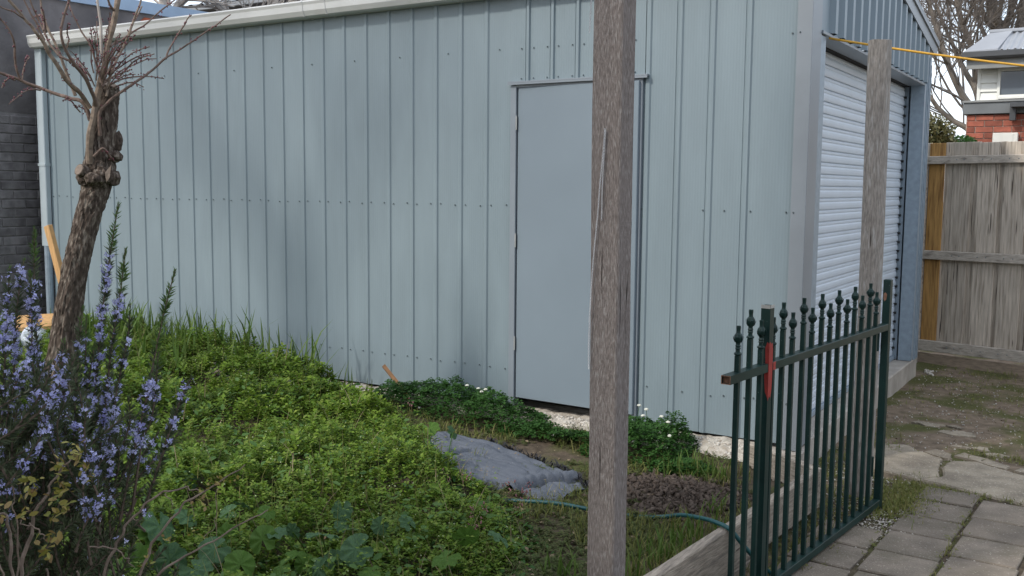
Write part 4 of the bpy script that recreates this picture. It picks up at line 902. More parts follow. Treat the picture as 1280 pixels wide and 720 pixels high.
for pts, r0, r1, m in brs:
    P = pxpath(pts, DT, 5); rad = np.linspace(r0, r1, len(P))*PX*.70
    P += np.array([[0.010*float(VN(i*.35, r0*9)), 0.010*float(VN(i*.35+9, r0*5)), .008*float(VN(i*.35+20, r0*7))] for i in range(len(P))])
    v, f = tube_g(P, rad*(1+.18*np.array([float(VN2(i*.8, r0*4)) for i in range(len(P))])), 8); obj('branch', v, f, MT[m], tree)
    for i in range(2, len(P)-1):
        if RNG.random() < .55: budpos.append(P[i]+RNG.normal(0, .005, 3))
shoots = [((130, 105), (190, 80), 3), ((132, 100), (175, 60), 4), ((135, 95), (165, 50), 5), ((128, 100), (150, 58), 4), ((138, 105), (200, 95), 3), ((134, 112), (165, 88), 4), ((118, 108), (95, 62), 4), ((110, 100), (90, 78), 4),
          ((124, 95), (118, 30), 4), ((128, 90), (133, 20), 4), ((100, 140), (88, 120), 3), ((112, 150), (96, 138), 3), ((50, 112), (10, 120), 3), ((28, 100), (27, 65), 3), ((55, 38), (45, 18), 4), ((58, 40), (68, 12), 3), ((85, 60), (90, 20), 3), ((150, 95), (190, 75), 3),
          ((20, 100), (2, 108), 2), ((118, 70), (108, 58), 3), ((140, 78), (155, 45), 3), ((142, 110), (180, 98), 3), ((116, 92), (112, 20), 3), ((120, 100), (126, 60), 5), ((130, 98), (160, 72), 5), ((128, 108), (142, 70), 5)]
for (a, b, m_) in shoots:
    for _ in range(max(1, m_//2)):
        p, q = at(*a, DT-.1+RNG.normal(0, .05)), at(b[0]+RNG.normal(0, 6), b[1]+RNG.normal(0, 6), DT-.1+RNG.normal(0, .14)); t = np.linspace(0, 1, 6)[:, None]
        P = p+(q-p)*t+np.array([0, 0, .03])*np.sin(t*PI)+RNG.normal(0, .003, (6, 3)); add_tube(spur, P, np.linspace(1.3, .7, 6)*PX*.75, 4)
        for s in np.arange(.15, 1.0, .045): budpos.append(p+(q-p)*s+np.array([0, 0, .03])*math.sin(s*PI)+RNG.normal(0, .0045, 3))
spur.build('shoots', MT['twig'], tree, kind='stuff')
bp_ = np.array(budpos); bp_ = bp_[RNG.random(len(bp_)) < .85]; n = len(bp_); bp_ = np.vstack([bp_, bp_[:n//3]+RNG.normal(0, .006, (n//3, 3))]); n = len(bp_)
v, f = scatter_g(IV*np.array([.6, .6, 1]), IF, bp_, rots(n, tilt=(0, 1.5)), .0034+.0042*RNG.random(n)); big('buds', v, f, MT['bud'], tree, kind='stuff')

class Tw:
    def __init__(s): s.L = []
def grow(L, p, d, ln, r, lev, rng, spread=.55, upw=.12, kmin=3, tips=None):
    n = 5; P = [np.array(p, float)]; d = np.array(d, float); d /= np.linalg.norm(d)
    for i in range(n):
        d = d + rng.normal(0, .16, 3)+np.array([0, 0, upw*.3]); d /= np.linalg.norm(d); P.append(P[-1]+d*ln/n)
    v, f = tube_g(P, np.linspace(r, r*.62, n+1), 5 if r > .02 else 3, False); L.append((v, f))
    if lev == 0: return
    k = kmin+int(rng.integers(0, 3))
    for j in range(k):
        t = rng.integers(2, n+1); a = rng.normal(0, 1, 3); a -= d*(a@d); a /= np.linalg.norm(a)
        nd = d*math.cos(spread)+a*math.sin(spread)*rng.uniform(.7, 1.3); grow(L, P[t], nd, ln*rng.uniform(.55, .8), r*.58, lev-1, rng, spread, upw, kmin)
def tubes_join(L):
    V = []; Fc = []; o = 0
    for v, f in L:
        V.append(np.array(v)); Fc += [tuple(i+o for i in q) for q in f]; o += len(v)
    return np.vstack(V), np.array(Fc)
def bare_tree(name, label, base, limbs, seed, lev, tb=None, m1='greybark', m2='greytwig', group=None, ln=2.2, dens=.8, kmin=3, rs=1.0):
    rng = np.random.default_rng(seed); t = thing(name, label, 'tree', base, group or ('bare trees beyond the fence' if name == 'bare_tree' else None))
    if tb is not None:
        v, f = tube_g(smooth_path(tb[0], 5), np.linspace(tb[1], tb[2], (len(tb[0])-1)*5+1), 12); obj('trunk', v, f, MT[m1], t)
    L = []
    limbs = [(P, a*rs, b*rs) for P, a, b in limbs]
    for P, r0, r1 in limbs:
        P = smooth_path(P, 5); rad = np.linspace(r0, r1, len(P)); v, f = tube_g(P, rad, 8, True); obj('limb', v, f, MT[m1], t)
        for i in range(3, len(P)):
            if rng.random() < dens:
                d = P[i]-P[i-1]; d /= np.linalg.norm(d); a = rng.normal(0, 1, 3); a -= d*(a@d); a /= np.linalg.norm(a)
                grow(L, P[i], d*.75+a*.7, ln*rng.uniform(.6, 1.1), max(.0085, rad[i]*.36), lev, rng, .6, .15, kmin)
    v, f = tubes_join(L); big('crown', v, f, MT[m2], t, kind='stuff'); return t
DB = 19.0
def bl(pts, D=DB): return [at(p[0], p[1], D+(p[2] if len(p) > 2 else 0)) for p in pts]
bA = at(1212, 230, DB); bA[2] = -.3
bare_tree('bare_tree', 'large leafless grey tree spreading between the shed and the neighbour house', bA,
    [(bl([(1222, 175), (1208, 160), (1190, 150), (1172, 134), (1160, 117), (1140, 95, .5)]), .13, .06),
     (bl([(1222, 175), (1216, 140), (1202, 117), (1186, 82), (1177, 55), (1165, 17), (1155, -20)]), .17, .07),
     (bl([(1226, 170), (1222, 120, .6), (1208, 92, .8), (1198, 73, 1), (1192, 58, 1), (1182, 36, 1.2), (1170, 5, 1.5)]), .15, .06),
     (bl([(1228, 150, 1), (1220, 80, 1), (1213, 55, 1), (1203, 30, 1), (1196, 0, 1), (1192, -30, 1)]), .16, .09),
     (bl([(1185, 80, 0), (1172, 60, -.6), (1158, 42, -1), (1140, 25, -1)]), .07, .04),
     (bl([(1203, 30, 1), (1213, 15, .6), (1224, -6, .4)]), .08, .05)], 5, 3, ([bA, at(1222, 185, DB)], .13, .10), ln=1.9, dens=.5, kmin=3, rs=.42)
bB = at(1262, 230, DB+4); bB[2] = -.3
bare_tree('bare_tree', 'thick leafless tree with upright forked limbs standing behind the grey roof', bB,
    [(bl([(1255, 120, 4), (1246, 40, 4), (1241, 15, 4), (1236, -20, 4)]), .26, .18), (bl([(1255, 120, 4), (1256, 40, 4), (1262, 20, 4), (1272, -10, 4)]), .16, .10),
     (bl([(1255, 100, 4), (1248, 36, 3.6), (1244, 22, 3.4), (1252, 5, 3.2), (1260, -20, 3)]), .10, .06), (bl([(1262, 100, 4), (1276, 30, 4), (1279, 5, 4), (1285, -25, 4)]), .2, .13),
     (bl([(1252, 30, 4), (1268, 18, 3.5), (1285, 6, 3)]), .08, .05), (bl([(1246, 40, 4), (1232, 24, 3.4), (1226, 4, 3.2), (1222, -20, 3)]), .10, .06)], 8, 3, ([bB, at(1256, 130, DB+4)], .22, .18), ln=2.0, dens=.45, kmin=3, rs=.55)
# pale birch behind the shed roof
bC = at(300, 120, 12.5); bC[2] = -.3
bare_tree('birch_tree', 'pale barked leafless tree rising behind the shed gutter', bC,
    [(bl([(300, 80), (298, 40), (285, 16), (268, 2), (255, -15)], 12.5), .05, .035), (bl([(300, 80), (330, 30), (342, 10), (346, -12)], 12.5), .05, .04), (bl([(330, 60), (378, 14), (381, -4), (383, -20)], 12.5), .05, .04),
     (bl([(330, 50), (398, 8), (410, -8)], 12.5), .045, .035), (bl([(300, 70), (215, 20), (206, 8), (203, -10)], 12.5), .06, .05), (bl([(215, 22), (222, 8), (232, -2), (242, -10)], 12.5), .05, .04)], 12, 2, ([bC, at(300, 80, 12.5)], .11, .08), 'birch', 'birch', ln=.8)
# tall bare tree left of the yard, its faint shade falls on the wall
bD = np.array([-7.0, -6.3, -.3]); bq = lambda *q: [bD+np.array(p, float) for p in q]
bare_tree('tall_bare_tree', 'tall leafless tree on the far left side outside the yard', bD,
    [(bq((0, 0, 6.9), (-.25, .1, 7.7), (-.5, .2, 8.6), (-.6, .3, 9.6)), .10, .06), (bq((0, 0, 6.7), (-.7, .1, 7.6), (-1.3, -.1, 8.3), (-1.7, -.2, 9.3)), .10, .06),
     (bq((0, 0, 7.0), (.3, -.2, 7.8), (.5, -.3, 8.6), (.9, -.3, 9.6)), .10, .05)], 21, 2, (bq((0, 0, 0), (.1, 0, 3), (0.05, 0, 5.5), (0, 0, 7.1)), .17, .13), ln=1.7, dens=.7)
# small evergreen and hedge line beyond the fence
def leafy(name, label, cat, c, rad, n, sc, m='bush', seed=1):
    rng = np.random.default_rng(seed); t = thing(name, label, cat, (c[0], c[1], c[2]-rad[2]))
    p = rng.normal(0, 1, (n, 3)); p /= np.linalg.norm(p, axis=1)[:, None]; p *= (rng.random(n)**.35)[:, None]*(1+.35*VN(p[:, 0]*2+seed, p[:, 1]*2+p[:, 2]*2))[:, None]
    v, f = scatter_g(LEAF4[0], LEAF4[1], c+p*np.array(rad), rots(n, tilt=(0, 1.6), rng=rng), sc*(.6+.8*rng.random(n))); big('foliage', v, f, MT[m], t, kind='stuff')
    v, f = tube_g([(c[0], c[1], -.3), (c[0], c[1], c[2])], .06, 6); obj('trunk', v, f, MT['greybark'], t); return t
leafy('evergreen_bush', 'small yellow green bush peeking over the fence beside the shed', 'bush', at(1168, 176, 13), (.22, .3, .30), 2500, .05, seed=2)
leafy('clipped_hedge', 'low dark green hedge seen over the fence left of the brick wall', 'hedge', at(1192, 182, 14.0), (.30, .4, .13), 2500, .04, m='clover', seed=3)

# ------------------------------------------------------------------ ground cover and plants
def bd_x(y): return np.interp(y, [-6, -2.6, -2.1, -1.68, -1.42, -.95, -.45, -.30, -.15, 0], [-.25, -.30, -.45, -.80, -1.30, -1.80, -2.7, -3.2, -3.9, -4.6])
def weed_h(x, y):
    e = sstep(0, .55, bd_x(y)-x); return e*(.12+.20*(VN(x, y, 2.1)+.5)+.09*VN2(x, y, 5)) + .06*sstep(-4.4, -6, x)*e
def canopy(x, y): return soil_base(x, y)+weed_h(x, y)
def sample(n, x0, x1, y0, y1, rng=RNG):
    x = x0+(x1-x0)*rng.random(n*4); y = y0+(y1-y0)*rng.random(n*4)
    d = np.hypot(x-CAM[0], y-CAM[1]); keep = rng.random(n*4) < np.clip(3.6/d, 0, 1)**1.5
    return x[keep][:n], y[keep][:n]
x, y = sample(46000, -7.1, -.25, -4.6, -.06); k = (x < bd_x(y)-.02*RNG.random(len(x))); x, y = x[k], y[k]
x = np.clip(x, -7.1, None); h = weed_h(x, y); n = len(x); d = np.hypot(x-CAM[0], y-CAM[1])
k = (VN2(x, y, 2.7)+.4*VN(x, y, 6) > -.33) | (RNG.random(n) < .25); x, y, h, d = x[k], y[k], h[k], d[k]; n = len(x)
clump = VN(x, y, 9)+.6*VN2(x, y, 19)
z = soil_base(x, y)+h*(.5+.5*RNG.random(n)**.6)+.085*clump*h/.2
L = []
for t in range(5):
    s = np.arange(n) % 5 == t; TV, TF = rosette_t(8, 40+t, .55)
    L.append(scatter_g(TV, TF, np.stack([x, y, z], 1)[s], rots(int(s.sum()), tilt=(0, .55)), (.016+.013*RNG.random(int(s.sum())))*np.clip(d[s]/4.2, .9, 1.5)))
v, f = join_g(L); wd = big('leafy_weeds', v, f, MT['weed'], kind='stuff'); tag(wd, 'thick bright green leafy weeds filling the left garden bed', 'weeds')
# lower, darker leaf layer beneath
x, y = sample(17000, -7.1, -.25, -4.6, -.06); k = x < bd_x(y)+.05; x, y = x[k], y[k]; n = len(x)
z = soil_base(x, y)+weed_h(x, y)*(.1+.6*RNG.random(n))+.01
v, f = scatter_g(*LEAF, np.stack([x, y, z], 1), rots(n, tilt=(0, .9)), .018+.028*RNG.random(n)**2)
big('under_leaves', v, f, MT['clover'], wd, kind='stuff')
# thin stems and small flowers
x, y = sample(1500, -6.5, -.25, -4.2, -.2); k = x < bd_x(y)-.03; x, y = x[k], y[k]; z = canopy(x, y)-.03
v, f = blades(np.stack([x, y, z], 1), .10, .0028, (.1, .9)); big('stalks', v, f, MT['drygrass'], wd, kind='stuff')
x, y = sample(1300, -6.0, -.25, -4.2, -.3); k = x < bd_x(y); x, y = x[k], y[k]; n = len(x); z = canopy(x, y)+.012*RNG.random(n)
v, f = scatter_g(IV, IF, np.stack([x, y, z], 1), rots(n), .0022+.0016*RNG.random(n)); big('tiny_flowers', v, f, MT['tinyfl'], wd, kind='stuff')
P = []
for (px, py) in [(583, 598), (640, 606), (655, 616), (662, 610), (606, 640), (598, 655), (512, 505), (300, 512), (312, 518), (270, 470), (255, 462), (330, 492), (365, 540), (590, 640), (560, 600), (650, 628)]:
    c = on(px, py, 2, .10)
    for q in range(9): P.append(c+RNG.normal(0, 1, 3)*[.014, .014, .020])
P = np.array(P); v, f = scatter_g(IV*np.array([.6, .6, 1.4]), IF, P, rots(len(P), tilt=(0, 1)), .0035+.003*RNG.random(len(P))); big('pink_flowers', v, f, MT['pinkfl'], wd, kind='stuff')
# taller leafy shoots standing out of the carpet, dead stems and patches of a second, broader leaf
x, y = sample(2800, -6.8, -.3, -4.2, -.2); k = (x < bd_x(y)-.05) & (VN2(x, y, 1.7)+.5*VN(x, y, 4) > -.05); x, y = x[k], y[k]; n = len(x); zb = canopy(x, y)-.06; hh = .08+.15*RNG.random(n)**1.5; ln_ = RNG.normal(0, .035, (n, 2)); L = []
for lv in range(7):
    t = (lv+1)/7; p = np.stack([x+ln_[:, 0]*t, y+ln_[:, 1]*t, zb+hh*t], 1)
    for sgn in (0, PI): L.append(scatter_g(*LEAF4, p, rots(n, yaw=lv*1.57+sgn+RNG.random(n)*.5, tilt=(0, .5)), (.024-.009*t)*(.8+.5*RNG.random(n))))
v, f = join_g(L); big('leafy_shoots', v, f, MT['weed'], wd, kind='stuff')
v, f = blades(np.stack([x, y, zb], 1), hh*1.15, .003, (.05, .5)); big('shoot_stems', v, f, MT['drygrass'], wd, kind='stuff')
x, y = sample(5200, -6.8, -.3, -4.2, -.2); k = (x < bd_x(y)-.03) & (VN(x, y, 1.3)+.6*VN2(x, y, 3.3) > .08); x, y = x[k], y[k]; n = len(x); z = canopy(x, y)-.03+.05*RNG.random(n)
v, f = scatter_g(*LEAF, np.stack([x, y, z], 1), rots(n, tilt=(0, .8)), .022+.026*RNG.random(n)); big('broad_leaves', v, f, MT['broad'], wd, kind='stuff')
x, y = sample(520, -6.5, -.3, -4.2, -.25); k = x < bd_x(y)+.05; x, y = x[k], y[k]; n = len(x)
v, f = blades(np.stack([x, y, canopy(x, y)-.02], 1), .16, .0035, (.6, 1.6), bend=.15); big('dead_stems', v, f, MT['litter'], wd, kind='stuff')
# a few stray stalks with leaves standing before the mat
# short mixed growth on the right side of the bed
def in_bed(x, y): return (x < xs_line(y)-.06) & ~((y > -.40-.66*(x+.16)) & (x > -.22)) & (y < -.12)
def heap(x, y): return mound_h(x, y) > .011
x, y = sample(52000, -3.4, .25, -4.6, -.12); k = (x > bd_x(y)-.12) & in_bed(x, y); x, y = x[k], y[k]
dens = VN(x, y, 2.2)+.7*VN2(x, y, 6); bare = np.exp(-(((x+1.15)/.32)**2+((y+.80)/.16)**2))
k = (dens > -.18+.9*bare) & (~heap(x, y) | (VN2(x, y, 7) > .22)); x, y = x[k], y[k]; n = len(x); z = soil_base(x, y)+.004+.022*RNG.random(n)+.03*np.clip(VN(x, y, 3), 0, 1)
L = []
for t in range(3):
    s = np.arange(n) % 3 == t; TV, TF = rosette_t(6, 80+t, .35); L.append(scatter_g(TV, TF, np.stack([x, y, z], 1)[s], rots(int(s.sum()), tilt=(0, .5)), .009+.010*RNG.random(int(s.sum()))))
v, f = join_g(L); lg = big('low_weeds', v, f, MT['weedlow'], kind='stuff'); tag(lg, 'short patchy weeds around the hose and the grey mat', 'weeds')
x, y = sample(24000, -2.9, .25, -4.4, -.15); k = (x > bd_x(y)-.15) & in_bed(x, y); x, y = x[k], y[k]
dens = VN2(x, y, 2.6)+.6*VN(x, y, 7); strip = np.exp(-(((x+2.0)/.55)**2+((y+.66)/.16)**2))+np.exp(-(((x+.45)/.45)**2+((y+.68)/.14)**2))+.7*np.exp(-(((x-.02)/.2)**2+((y+1.5)/.5)**2))
bare = np.exp(-(((x+1.15)/.32)**2+((y+.80)/.14)**2))
k = (dens+1.0*strip-1.2*bare > .12) & (~heap(x, y) | (RNG.random(len(x)) < .10)); x, y = x[k], y[k]; n = len(x)
v, f = blades(np.stack([x, y, soil_base(x, y)], 1), .045+.05*RNG.random(n), .0045, (.15, 1.1)); sgr = big('short_grass', v, f, MT['drygrass'], kind='stuff'); tag(sgr, 'short yellowish grass on the bed between the clover and the soil heap', 'grass')
# tall grass along the wall
P = []; Ls = []
def tuft(px, py, n, r, L, yw=-.35):
    n = int(n*(.6 if px < 240 else .34))
    c = on(px, py, 1, yw); x = c[0]+RNG.normal(0, r, n); y = yw+RNG.normal(0, r*.8, n); y = np.minimum(y, -.06)
    z = np.maximum(soil_base(x, y), c[2]-.05) if False else canopy(x, y)-.10
    P.append(np.stack([x, y, z], 1)); Ls.append(np.full(n, L))
for a in [(150, 425, 130, .18, .26), (178, 425, 160, .2, .30), (205, 430, 120, .2, .28), (228, 428, 60, .10, .36), (165, 445, 80, .3, .28, -.8), (195, 455, 90, .35, .30, -.9), (290, 445, 50, .12, .30), (318, 452, 40, .08, .38), (345, 455, 60, .10, .30), (382, 462, 60, .07, .38), (400, 470, 70, .10, .30),
          (432, 478, 36, .05, .34), (462, 484, 16, .035, .30), (265, 440, 50, .12, .32), (120, 430, 90, .2, .30), (480, 500, 20, .08, .2)]: tuft(*a)
P = np.vstack(P); Ls = np.concatenate(Ls); v, f = blades(P, Ls, .017, (.05, .85)); tg = big('tall_grass', v, f, MT['grass'], kind='stuff'); tag(tg, 'tall green grass tufts growing along the foot of the shed wall', 'grass')
# right-hand blades by the hose and sleeper
P = []
for (px, py, n, r) in [(833, 690, 26, .05), (845, 690, 22, .06), (862, 676, 22, .05), (820, 700, 16, .05), (893, 640, 16, .03), (710, 715, 20, .06), (880, 662, 20, .05), (800, 715, 22, .06), (875, 582, 24, .05), (895, 588, 24, .05), (905, 590, 14, .04), (850, 580, 30, .08)]:
    c = on(px, py, 2, -.02); q = c+RNG.normal(0, r, (n, 3)); q[:, 2] = soil_base(q[:, 0], q[:, 1])-.01; P.append(q[in_bed(q[:, 0], q[:, 1])])
P = np.vstack(P); v, f = blades(P, .13, .009, (.1, .9)); o = big('bed_edge_grass', v, f, MT['grass'], kind='stuff'); tag(o, 'fresh grass blades beside the hose and the long sleeper', 'grass')
# clover patches
def leaflet():
    V = []; Fc = []
    for q in range(3):
        a0 = q*2*PI/3; o = len(V); V.append((.08*math.cos(a0), .08*math.sin(a0), 0))
        for t, r in ((-.62, .55), (-.42, .92), (-.10, 1.0), (0, .93), (.10, 1.0), (.42, .92), (.62, .55)): V.append((r*math.cos(a0+t), r*math.sin(a0+t), .10*abs(t)+.08))
        Fc += [(o, o+i, o+i+1) for i in range(1, 7)]
    return V, Fc
CL = leaflet()
def clover(label, fn_h, x0, x1, y0, y1, n, flowers):
    t = thing('clover_patch', label, 'clover', ((x0+x1)/2, (y0+y1)/2, -.08), 'clover patches along the shed wall'); x = x0+(x1-x0)*RNG.random(n*3); y = y0+(y1-y0)*RNG.random(n*3); h = fn_h(x, y); k = h > .015; x, y, h = x[k][:n], y[k][:n], h[k][:n]; m = len(x)
    z = soil_base(x, y)+h*(.35+.65*RNG.random(m)**.5)+.02*VN(x, y, 14)
    v, f = scatter_g(*CL, np.stack([x, y, z], 1), rots(m, tilt=(0, .75)), .011+.011*RNG.random(m)); big('foliage', v, f, MT['clover'], t, kind='stuff')
    hv, hf = IV*np.array([1, 1, .8]), IF.tolist()
    for (px, py, yw) in flowers:
        c = on(px, py, 1, yw); b = c+np.array([RNG.normal(0, .01), 0, -.09]); s = MB(); s.add(*tube_g([b, (b+c)/2+RNG.normal(0, .003, 3), c], .0016, 4))
        st_ = s.build('flower_stalk', MT['clover'], t); fl = MB()
        pts = RNG.normal(0, 1, (26, 3)); pts /= np.linalg.norm(pts, axis=1)[:, None]; pts[:, 2] = np.abs(pts[:, 2])*.8-.1
        for p in pts: fl.add(c+p*.0095+hv*.0048, hf)
        fl.build('flower_head', MT['whitefl'], st_)
    return t
hL = lambda x, y: .145*np.clip(1-((x+2.12)/.74)**4, 0, 1)*np.clip(1-((y+.27)/.26)**4, 0, 1)*(1+1.3*VN(x, y, 4)+.7*VN2(x, y, 9))*(1-.45*sstep(-2.1, -1.4, x))+.10*np.clip(1-((x+1.15)/.42)**4, 0, 1)*np.clip(1-((y+.46)/.13)**4, 0, 1)*(1+VN(x, y, 5))
clover('dark green clover patch under the shed side door left of the tall post', hL, -2.9, -1.0, -.53, -.03, 5200, [(598, 486, -.2), (602, 490, -.22), (607, 487, -.24), (584, 482, -.2), (529, 479, -.2), (522, 478, -.18), (524, 510, -.45), (523, 492, -.4), (692, 545, -.45)])
hR = lambda x, y: .20*np.clip(1-((x+.80)/.30)**4, 0, 1)*np.clip(1-((y+.36)/.28)**4, 0, 1)*(1+1.2*VN2(x, y, 5)+.7*VN(x, y, 11))*(1-.45*sstep(-.75, -.4, x))+.05*np.clip(1-((x+.50)/.24)**4, 0, 1)*np.clip(1-((y+.60)/.12)**4, 0, 1)
clover('flowering white clover clump against the shed wall right of the tall post', hR, -1.15, -.1, -.78, -.05, 3600, [(799, 507, -.35), (808, 512, -.38), (827, 521, -.3), (835, 528, -.3), (837, 545, -.4), (822, 552, -.5), (832, 560, -.52), (793, 552, -.5), (825, 541, -.4), (804, 520, -.4)])
# sprigs against the dirt, gravel and grass at the gate foot and path joints
P = []; Q = []
for (cx, cy, rx, ry, n) in [(.60, -.08, .07, .16, 620), (.58, -.32, .08, .12, 380), (.60, .30, .06, .05, 60), (.40, -.9, .06, .25, 140), (.30, -1.2, .08, .4, 260), (.21, .8, .10, .3, 160), (.14, .35, .06, .35, 200), (.30, -.30, .08, .2, 160), (.75, .16, .10, .03, 70), (.98, .10, .12, .03, 50), (1.1, 1.02, .2, .06, 140), (.93, -.35, .010, .25, 34), (.92, -.95, .010, .2, 26), (.62, -.75, .010, .15, 20), (.5, 4.0, 1.0, .12, 260), (.35, 3.2, .5, .5, 160), (1.0, 2.8, .7, .8, 200)]:
    p = np.stack([RNG.normal(cx, rx, n), RNG.normal(cy, ry, n), np.zeros(n)], 1); p[:, 2] = np.where((p[:, 1] < .16) & (p[:, 0] > .3), GZ+.010, dirt_z(p[:, 0], p[:, 1])+.006); P.append(p)
P = np.vstack(P); P = P[P[:, 0] > .05]; n = len(P)
v1, f1 = blades(P, .045, .004, (.2, 1.2)); v2, f2 = scatter_g(*rosette_t(5, 99, .3), P+RNG.normal(0, .02, P.shape)*[1, 1, 0]+[0, 0, .012], rots(n, tilt=(0, .5)), .009+.008*RNG.random(n))
v, f = join_g([(v1, f1), (v2, f2)]); o = big('path_weeds', v, f, MT['drygrass'], kind='stuff'); tag(o, 'small weeds and grass along the gate foot and in the paver joints', 'weeds')
# gravel and litter
L = []
for (cx, cy, rx, ry, n, sc) in [(.58, -.50, .12, .26, 1100, .006), (.62, -.15, .10, .16, 500, .006), (.45, .2, .25, .5, 500, .006), (.9, 2.3, .9, 1.1, 1500, .006), (.8, -1.0, .5, .6, 250, .004), (.25, .0, .10, .4, 300, .008), (.03, 3.85, .05, .06, 40, .022)]:
    p = np.stack([RNG.normal(cx, rx, n), RNG.normal(cy, ry, n), np.zeros(n)], 1); p[:, 2] = np.where((p[:, 1] < .16) & (p[:, 0] > .3), GZ+.012, dirt_z(p[:, 0], p[:, 1])+.008); p = p[p[:, 0] > .05]; L.append(scatter_g(IV*np.array([1, .8, .6]), IF, p, rots(len(p), tilt=(0, 1)), sc*(.4+1.0*RNG.random(len(p))**2)))
v, f = join_g(L); o = big('loose_gravel', v, f, MT['pebble'], kind='stuff'); tag(o, 'loose pale gravel and chips scattered over dirt and pavers', 'gravel')
x, y = sample(1500, -3, .2, -4, -.15); k = in_bed(x, y); x, y = x[k], y[k]; n1 = len(x); n2 = 500; x = np.r_[x, .1+1.6*RNG.random(n2)]; y = np.r_[y, -1.0+5*RNG.random(n2)]; z = np.r_[soil_base(x[:n1], y[:n1])+.012, dirt_z(x[n1:], y[n1:])+.012]
v, f = scatter_g(*LEAF4, np.stack([x, y, z], 1), rots(len(x), tilt=(0, .7)), .012+.02*RNG.random(len(x))); o = big('leaf_litter', v, f, MT['litter'], kind='stuff'); tag(o, 'scattered dry leaf litter on soil and dirt', 'leaf litter')

# ------------------------------------------------------------------ rosemary bush
rb = at(70, 760, 2.95); rb[2] = -.05
ros = thing('rosemary_bush', 'tall rosemary bush covered in pale violet flowers at the left edge', 'bush', rb)
NEED = (np.array([(0, 0, 0), (.45, .085, .03), (1, 0, .06), (.45, -.085, .03)]), np.array([(0, 2, 1), (0, 3, 2)]))
pet = []
for (a, ln, w, el) in ((1.57, .9, .32, .9), (1.2, .7, .3, 1.1), (-1.57, 1.1, .45, .1), (.35, .8, .26, .3), (2.79, .8, .26, .3)):
    c, s = math.cos(a), math.sin(a); up = math.sin(el); fo = math.cos(el)
    pet.append([(0, 0, 0), ((c*.5-s*w)*fo*ln, (s*.5+c*w)*fo*ln, up*.5*ln), (c*fo*ln, s*fo*ln, up*ln*.7), ((c*.5+s*w)*fo*ln, (s*.5-c*w)*fo*ln, up*.5*ln)])
PV = np.array(pet).reshape(-1, 3); PF = np.array([t for i in range(5) for t in ((4*i, 4*i+1, 4*i+2), (4*i, 4*i+2, 4*i+3))])
def basis(D):
    """rotation matrices whose x axis follows D"""
    D = D/np.linalg.norm(D, axis=1)[:, None]; r = RNG.normal(0, 1, D.shape); Y = np.cross(D, r); Y /= np.linalg.norm(Y, axis=1)[:, None]; Z = np.cross(D, Y); return np.stack([D, Y, Z], -1)
def sprig(pts, D, dens=1.0, bloom=(.25, .75), nfl=40, tip=.82, need=.024, start=.05):
    P = smooth_path([at(p[0], p[1], D+(p[2] if len(p) > 2 else 0)) for p in pts], 8); d = np.r_[0, np.cumsum(np.linalg.norm(np.diff(P, axis=0), axis=1))]; Lt = d[-1]
    v, f = tube_g(P, np.linspace(.0042, .0014, len(P)), 5); st_ = obj('sprig', v, f, MT['rstem'], ros)
    n = int(Lt*1050*dens); s = start+(1-start)*RNG.random(n); pos = np.stack([np.interp(s*Lt, d, P[:, j]) for j in range(3)], 1); nx_ = np.stack([np.interp(np.minimum(s*Lt+.01, Lt+.0), d, P[:, j]) for j in range(3)], 1)
    tg_ = nx_-pos+np.array([0, 0, 1e-5]); tg_ /= np.linalg.norm(tg_, axis=1)[:, None]; r = RNG.normal(0, 1, (n, 3)); r -= tg_*(r*tg_).sum(1)[:, None]; r /= np.linalg.norm(r, axis=1)[:, None]
    el = np.where(s > .93, 1.2, .75)[:, None]+RNG.normal(0, .18, (n, 1)); dr = tg_*np.sin(el)+r*np.cos(el); sz = need*(.7+.5*RNG.random(n))*np.where(s > .9, 1-(s-.9)*5, 1)
    for nm, m, k in (('needles', 'needle', s < tip), ('young_needles', 'needletip', s >= tip)):
        if k.sum(): v, f = scatter_g(*NEED, pos[k], basis(dr[k]), sz[k]); big(nm, v, f, MT[m], st_, kind='stuff')
    if nfl:
        nw = max(3, nfl//4); ws = bloom[0]+(bloom[1]-bloom[0])*RNG.random(nw); s = np.repeat(ws, 4)[:nfl]+RNG.normal(0, .006, min(nfl, nw*4)); s = np.clip(s, 0, 1); n = len(s)
        pos = np.stack([np.interp(s*Lt, d, P[:, j]) for j in range(3)], 1); r = RNG.normal(0, 1, (n, 3))+np.array(tocam)*.6; r /= np.linalg.norm(r, axis=1)[:, None]
        pos = pos+r*(.010+.008*RNG.random(n))[:, None]; B = basis(r); B = np.stack([B[..., 1], B[..., 2], B[..., 0]], -1)
        v, f = scatter_g(PV, PF, pos, B, .0078+.004*RNG.random(n)); big('flowers', v, f, MT['rflower'], st_, kind='stuff')
